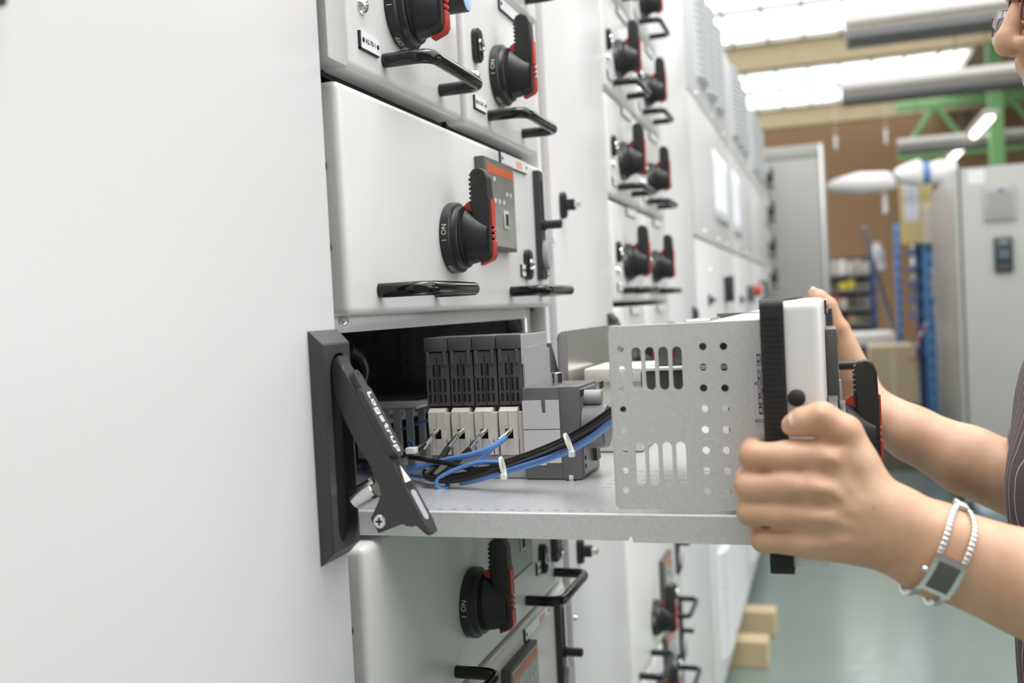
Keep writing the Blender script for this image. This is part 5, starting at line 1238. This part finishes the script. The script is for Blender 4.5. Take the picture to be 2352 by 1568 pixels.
# shirt
SHIRT = bpy.data.materials.new('pinstripe_cotton'); SHIRT.use_nodes = True
def _shirt():
    nt = SHIRT.node_tree; b = nt.nodes['Principled BSDF']; tc = nt.nodes.new('ShaderNodeTexCoord'); sx = nt.nodes.new('ShaderNodeSeparateXYZ')
    nz = nt.nodes.new('ShaderNodeTexNoise'); nz.inputs['Scale'].default_value = 11; nz.inputs['Detail'].default_value = 2
    nt.links.new(tc.outputs['Object'], nz.inputs['Vector']); nt.links.new(tc.outputs['Object'], sx.inputs[0])
    a = nt.nodes.new('ShaderNodeMath'); a.operation = 'MULTIPLY_ADD'; a.inputs[1].default_value = .045; nt.links.new(nz.outputs['Fac'], a.inputs[0]); nt.links.new(sx.outputs['Y'], a.inputs[2])
    x2 = nt.nodes.new('ShaderNodeMath'); x2.operation = 'MULTIPLY_ADD'; x2.inputs[1].default_value = .8; nt.links.new(sx.outputs['X'], x2.inputs[0]); nt.links.new(a.outputs[0], x2.inputs[2])
    m_ = nt.nodes.new('ShaderNodeMath'); m_.operation = 'MULTIPLY'; m_.inputs[1].default_value = 62; nt.links.new(x2.outputs[0], m_.inputs[0])
    fr_ = nt.nodes.new('ShaderNodeMath'); fr_.operation = 'FRACT'; nt.links.new(m_.outputs[0], fr_.inputs[0])
    lt = nt.nodes.new('ShaderNodeMath'); lt.operation = 'LESS_THAN'; lt.inputs[1].default_value = .10; nt.links.new(fr_.outputs[0], lt.inputs[0])
    mx = nt.nodes.new('ShaderNodeMix'); mx.data_type = 'RGBA'; mx.inputs[6].default_value = (.115,.085,.088,1); mx.inputs[7].default_value = (.52,.47,.46,1)
    nt.links.new(lt.outputs[0], mx.inputs[0]); nt.links.new(mx.outputs[2], b.inputs['Base Color']); b.inputs['Roughness'].default_value = .85
_shirt()
T = Field(); t = T.cone
t(V(.7000,hy,-.13), V(.690,hy,-.36), .128, .120, (1,1.25,1)); t(V(.690,hy,-.36), V(.695,hy,-.62), .120, .135, (1,1.22,1)); t(V(.632,hy - .075,-.175), V(.632,hy + .075,-.175), .078, .078); t(V(.650,hy - .06,-.10), V(.650,hy + .07,-.10), .078, .080); t(V(.632,hy,-.22), V(.640,hy,-.45), .09, .09)
t(V(.735,.865,-.105), V(.735,1.24,-.105), .075, .075); t(V(.700,hy - .05,-.09), V(.700,hy + .05,-.09), .075, .075)
t(V(.735,1.255,-.100), V(.640,1.305,-.215), .078, .074); t(V(.735,.845,-.100), V(.690,.785,-.225), .078, .070)
def shirt_cut(P):
    d = np.full(len(P), -1.0)
    far = P[:, 1] > 1.20; n = np.array([-.92,.12,-.12]); n = n/np.linalg.norm(n); p0 = np.array(V(.583,1.31,-.235))
    dd = (P - p0) @ n; d = np.where(far & (dd > -.2), np.maximum(d, dd), d)
    near = P[:, 1] < .83; n2 = np.array([-.3,-.3,-.9]); n2 /= np.linalg.norm(n2); p1 = np.array(V(.690,.785,-.235)); d2 = (P - p1) @ n2
    return np.where(near, np.maximum(d, d2), d)
sm = grow(T, .0055, 'shirt', SHIRT, kb=.05, cut=shirt_cut, rel=2)
shirt = obj('shirt', sm, SHIRT, person)
bm = bmesh.new(); 
pts = [V(.7035 + .077*math.cos(a)*1.0, hy + .083*math.sin(a), -.030 - .030*math.cos(a)*-1 - .028) for a in [2*math.pi*i/28 for i in range(28)]]
tube(bm, pts, .011, 10, closed=True, ry=.022); obj('collar', bm, SHIRT, person)
bm = bmesh.new(); tube(bm, smooth_path([V(.618,hy - .01,-.075), V(.575,hy - .01,-.13), V(.560,hy - .01,-.20), V(.566,hy - .01,-.32), V(.568,hy - .01,-.5)], 5), .004, 8, ry=.014); obj('placket', bm, mat('placket', (.22,.17,.175), .8), person)
# trousers, shoes
TR = mat('black_trousers', (.02,.019,.021), .8, var=.15, scale=60)
L_ = Field(); l = L_.cone
l(V(.700,hy,-.58), V(.700,hy,-.68), .128, .140, (1,1.2,1))
for s in (-1, 1): l(V(.700,hy + s*.085,-.70), V(.690,hy + s*.095,-1.02), .098, .070); l(V(.690,hy + s*.095,-1.02), V(.715,hy + s*.10,-1.335), .068, .055)
obj('trousers', grow(L_, .008, 'trousers', TR, kb=.03, rel=2), TR, person)
for s in (-1, 1):
    S_ = Field(); S_.cone(V(.735,hy + s*.10,-1.352), V(.56,hy + s*.11,-1.365), .046, .036); S_.cone(V(.70,hy + s*.10,-1.33), V(.72,hy + s*.10,-1.32), .05, .05)
    obj('shoe', grow(S_, .006, 'shoe', BLACK, kb=.02, cut=lambda P: .001 - P[:, 2], rel=1), BLACK, person)
# hair
HAIR = mat('grey_brown_hair', (.20,.15,.11), .5, var=.35, scale=90, detail=8)
h_ = Field(); 
for a, b, ra, rb in (((.705,0,.318),(.690,0,.322),.101,.100), ((.725,0,.25),(.720,0,.21),.085,.072), ((.66,.055,.335),(.66,-.055,.335),.058,.058), ((.615,.0,.372),(.585,.01,.342),.026,.012), ((.60,.04,.36),(.572,.05,.315),.025,.010), ((.60,-.04,.36),(.575,-.05,.315),.025,.010)): h_.cone(HD(*a), HD(*b), ra, rb, (1,.9,1))
obj('hair', grow(h_, .004, 'hair', HAIR, kb=.02, rel=1), HAIR, person)
# glasses
GL = bpy.data.materials.new('spectacle_lens'); GL.use_nodes = True; _glass(GL, (.93,.94,.94), .16)
FRM = mat('maroon_metal', (.16,.035,.045), .3, metal=.5)
gls = obj('glasses', (lambda b: b)((lambda b: (tube(b, [HD(.5600,.012,.258), HD(.5560,0,.264), HD(.5600,-.012,.258)], .0014, 8), [tube(b, [HD(.562,s*.062,.262), HD(.640,s*.088,.268), HD(.694,s*.090,.262)], .0016, 8) for s in (1,-1)], b)[-1])(bmesh.new())), FRM, person)
for s in (1, -1):
    bm = bmesh.new(); ring = [HD(.5585 + .0035*abs(math.cos(a)), s*(.0365 + .0265*math.cos(a)), .2455 + .0165*math.sin(a)) for a in [2*math.pi*i/32 for i in range(32)]]
    tube(bm, [Vector(p) for p in ring[:18]], .0013, 8); obj('lens_rim', bm, FRM, gls)
    bm = bmesh.new(); c = bm.verts.new(HD(.5575, s*.0365, .2455)); vs = [bm.verts.new(p) for p in ring]
    for i in range(32): bm.faces.new((c, vs[i], vs[(i+1) % 32]))
    o = obj('lens', bm, GL, gls); md = o.modifiers.new('t', 'SOLIDIFY'); md.thickness = .0015
EYE = mat('eye_white', (.72,.69,.66), .15); IRI = mat('iris', (.06,.05,.04), .1)
for s in (1, -1):
    bm = bmesh.new(); c = Vector(HD(.5785, s*.033, .2535)); bmesh.ops.create_uvsphere(bm, u_segments=16, v_segments=10, radius=.0125, matrix=Matrix.Translation(c)); o = obj('eye', bm, EYE, body)
    bm = bmesh.new(); bmesh.ops.create_uvsphere(bm, u_segments=12, v_segments=8, radius=.0062, matrix=Matrix.Translation(Vector(HD(.5715, s*.033, .252)))); obj('iris', bm, IRI, body)
# wrist watch: lies on the arm, a thing of its own
wt = thing('wristwatch', 'silver bracelet watch with a grey face on the near wrist', 'watch', (0,0,0))
c0 = Vector(V(.4440,.7340,-.1805)); axw = Vector((.86,.12,-.42)).normalized(); uw = Vector((.42,0,.86)); uw = (uw - axw*uw.dot(axw)).normalized(); vw = axw.cross(uw)
if vw.y > 0: vw = -vw
def WP(th, a, r): # th = 0 top of the arm, 90 deg towards the camera
    th = math.radians(th); return c0 + uw*((.0342 + r)*math.cos(th)) + vw*((.0288 + r)*math.sin(th)) + axw*a
def wseg(bm, th0, th1, a0, a1, r0, r1):
    vs = [bm.verts.new(WP(th, a, r)) for r in (r0, r1) for th, a in ((th0, a0), (th0, a1), (th1, a1), (th1, a0))]
    for f in ((0,1,2,3),(4,5,6,7),(0,1,5,4),(1,2,6,5),(2,3,7,6),(3,0,4,7)): bm.faces.new([vs[i] for i in f])
bm = bmesh.new()
for k in range(8): wseg(bm, 82 + k*5.2, 82 + (k+1)*5.2, -.0105, .0105, .0005, .0052)
obj('watch_case', bm, CHROME, wt, ang=50)
bm = bmesh.new()
for k in range(6): wseg(bm, 88 + k*5, 88 + (k+1)*5, -.0072, .0072, .0050, .0056)
obj('watch_face', bm, mat('watch_dial', (.13,.12,.115), .25, metal=.3), wt, ang=50)
bm = bmesh.new(); p = WP(103, -.0125, .003); bmesh.ops.create_uvsphere(bm, u_segments=10, v_segments=8, radius=.0022, matrix=Matrix.Translation(p)); obj('crown', bm, CHROME, wt)
for s in (-1, 1):
    for k in range(12):
        th = 78 - k*5.8; off = s*(.0085*math.sin(math.radians(min(90, 25 + (12 - k)*9))) )
        bm = bmesh.new(); wseg(bm, th - 2.9, th + 2.9, off - .0019, off + .0019, .0005, .0034); bmesh.ops.bevel(bm, geom=list(bm.edges), offset=.0006, segments=1, affect='EDGES'); obj('bracelet_link', bm, CHROME, wt, ang=50)
    bm = bmesh.new(); n_ = 26
    for k in range(n_): wseg(bm, 124 + k*6.6, 124 + (k+1)*6.6 + .3, s*.0085 - .0017, s*.0085 + .0017, .0003, .0028)
    obj('bracelet_band', bm, CHROME, wt, ang=50)
for k in range(3):
    bm = bmesh.new(); wseg(bm, 6 - k*8, 12.5 - k*8, -.0045, .0045, .0005, .0042); bmesh.ops.bevel(bm, geom=list(bm.edges), offset=.0008, segments=1, affect='EDGES'); obj('clasp_link', bm, CHROME, wt, ang=50)
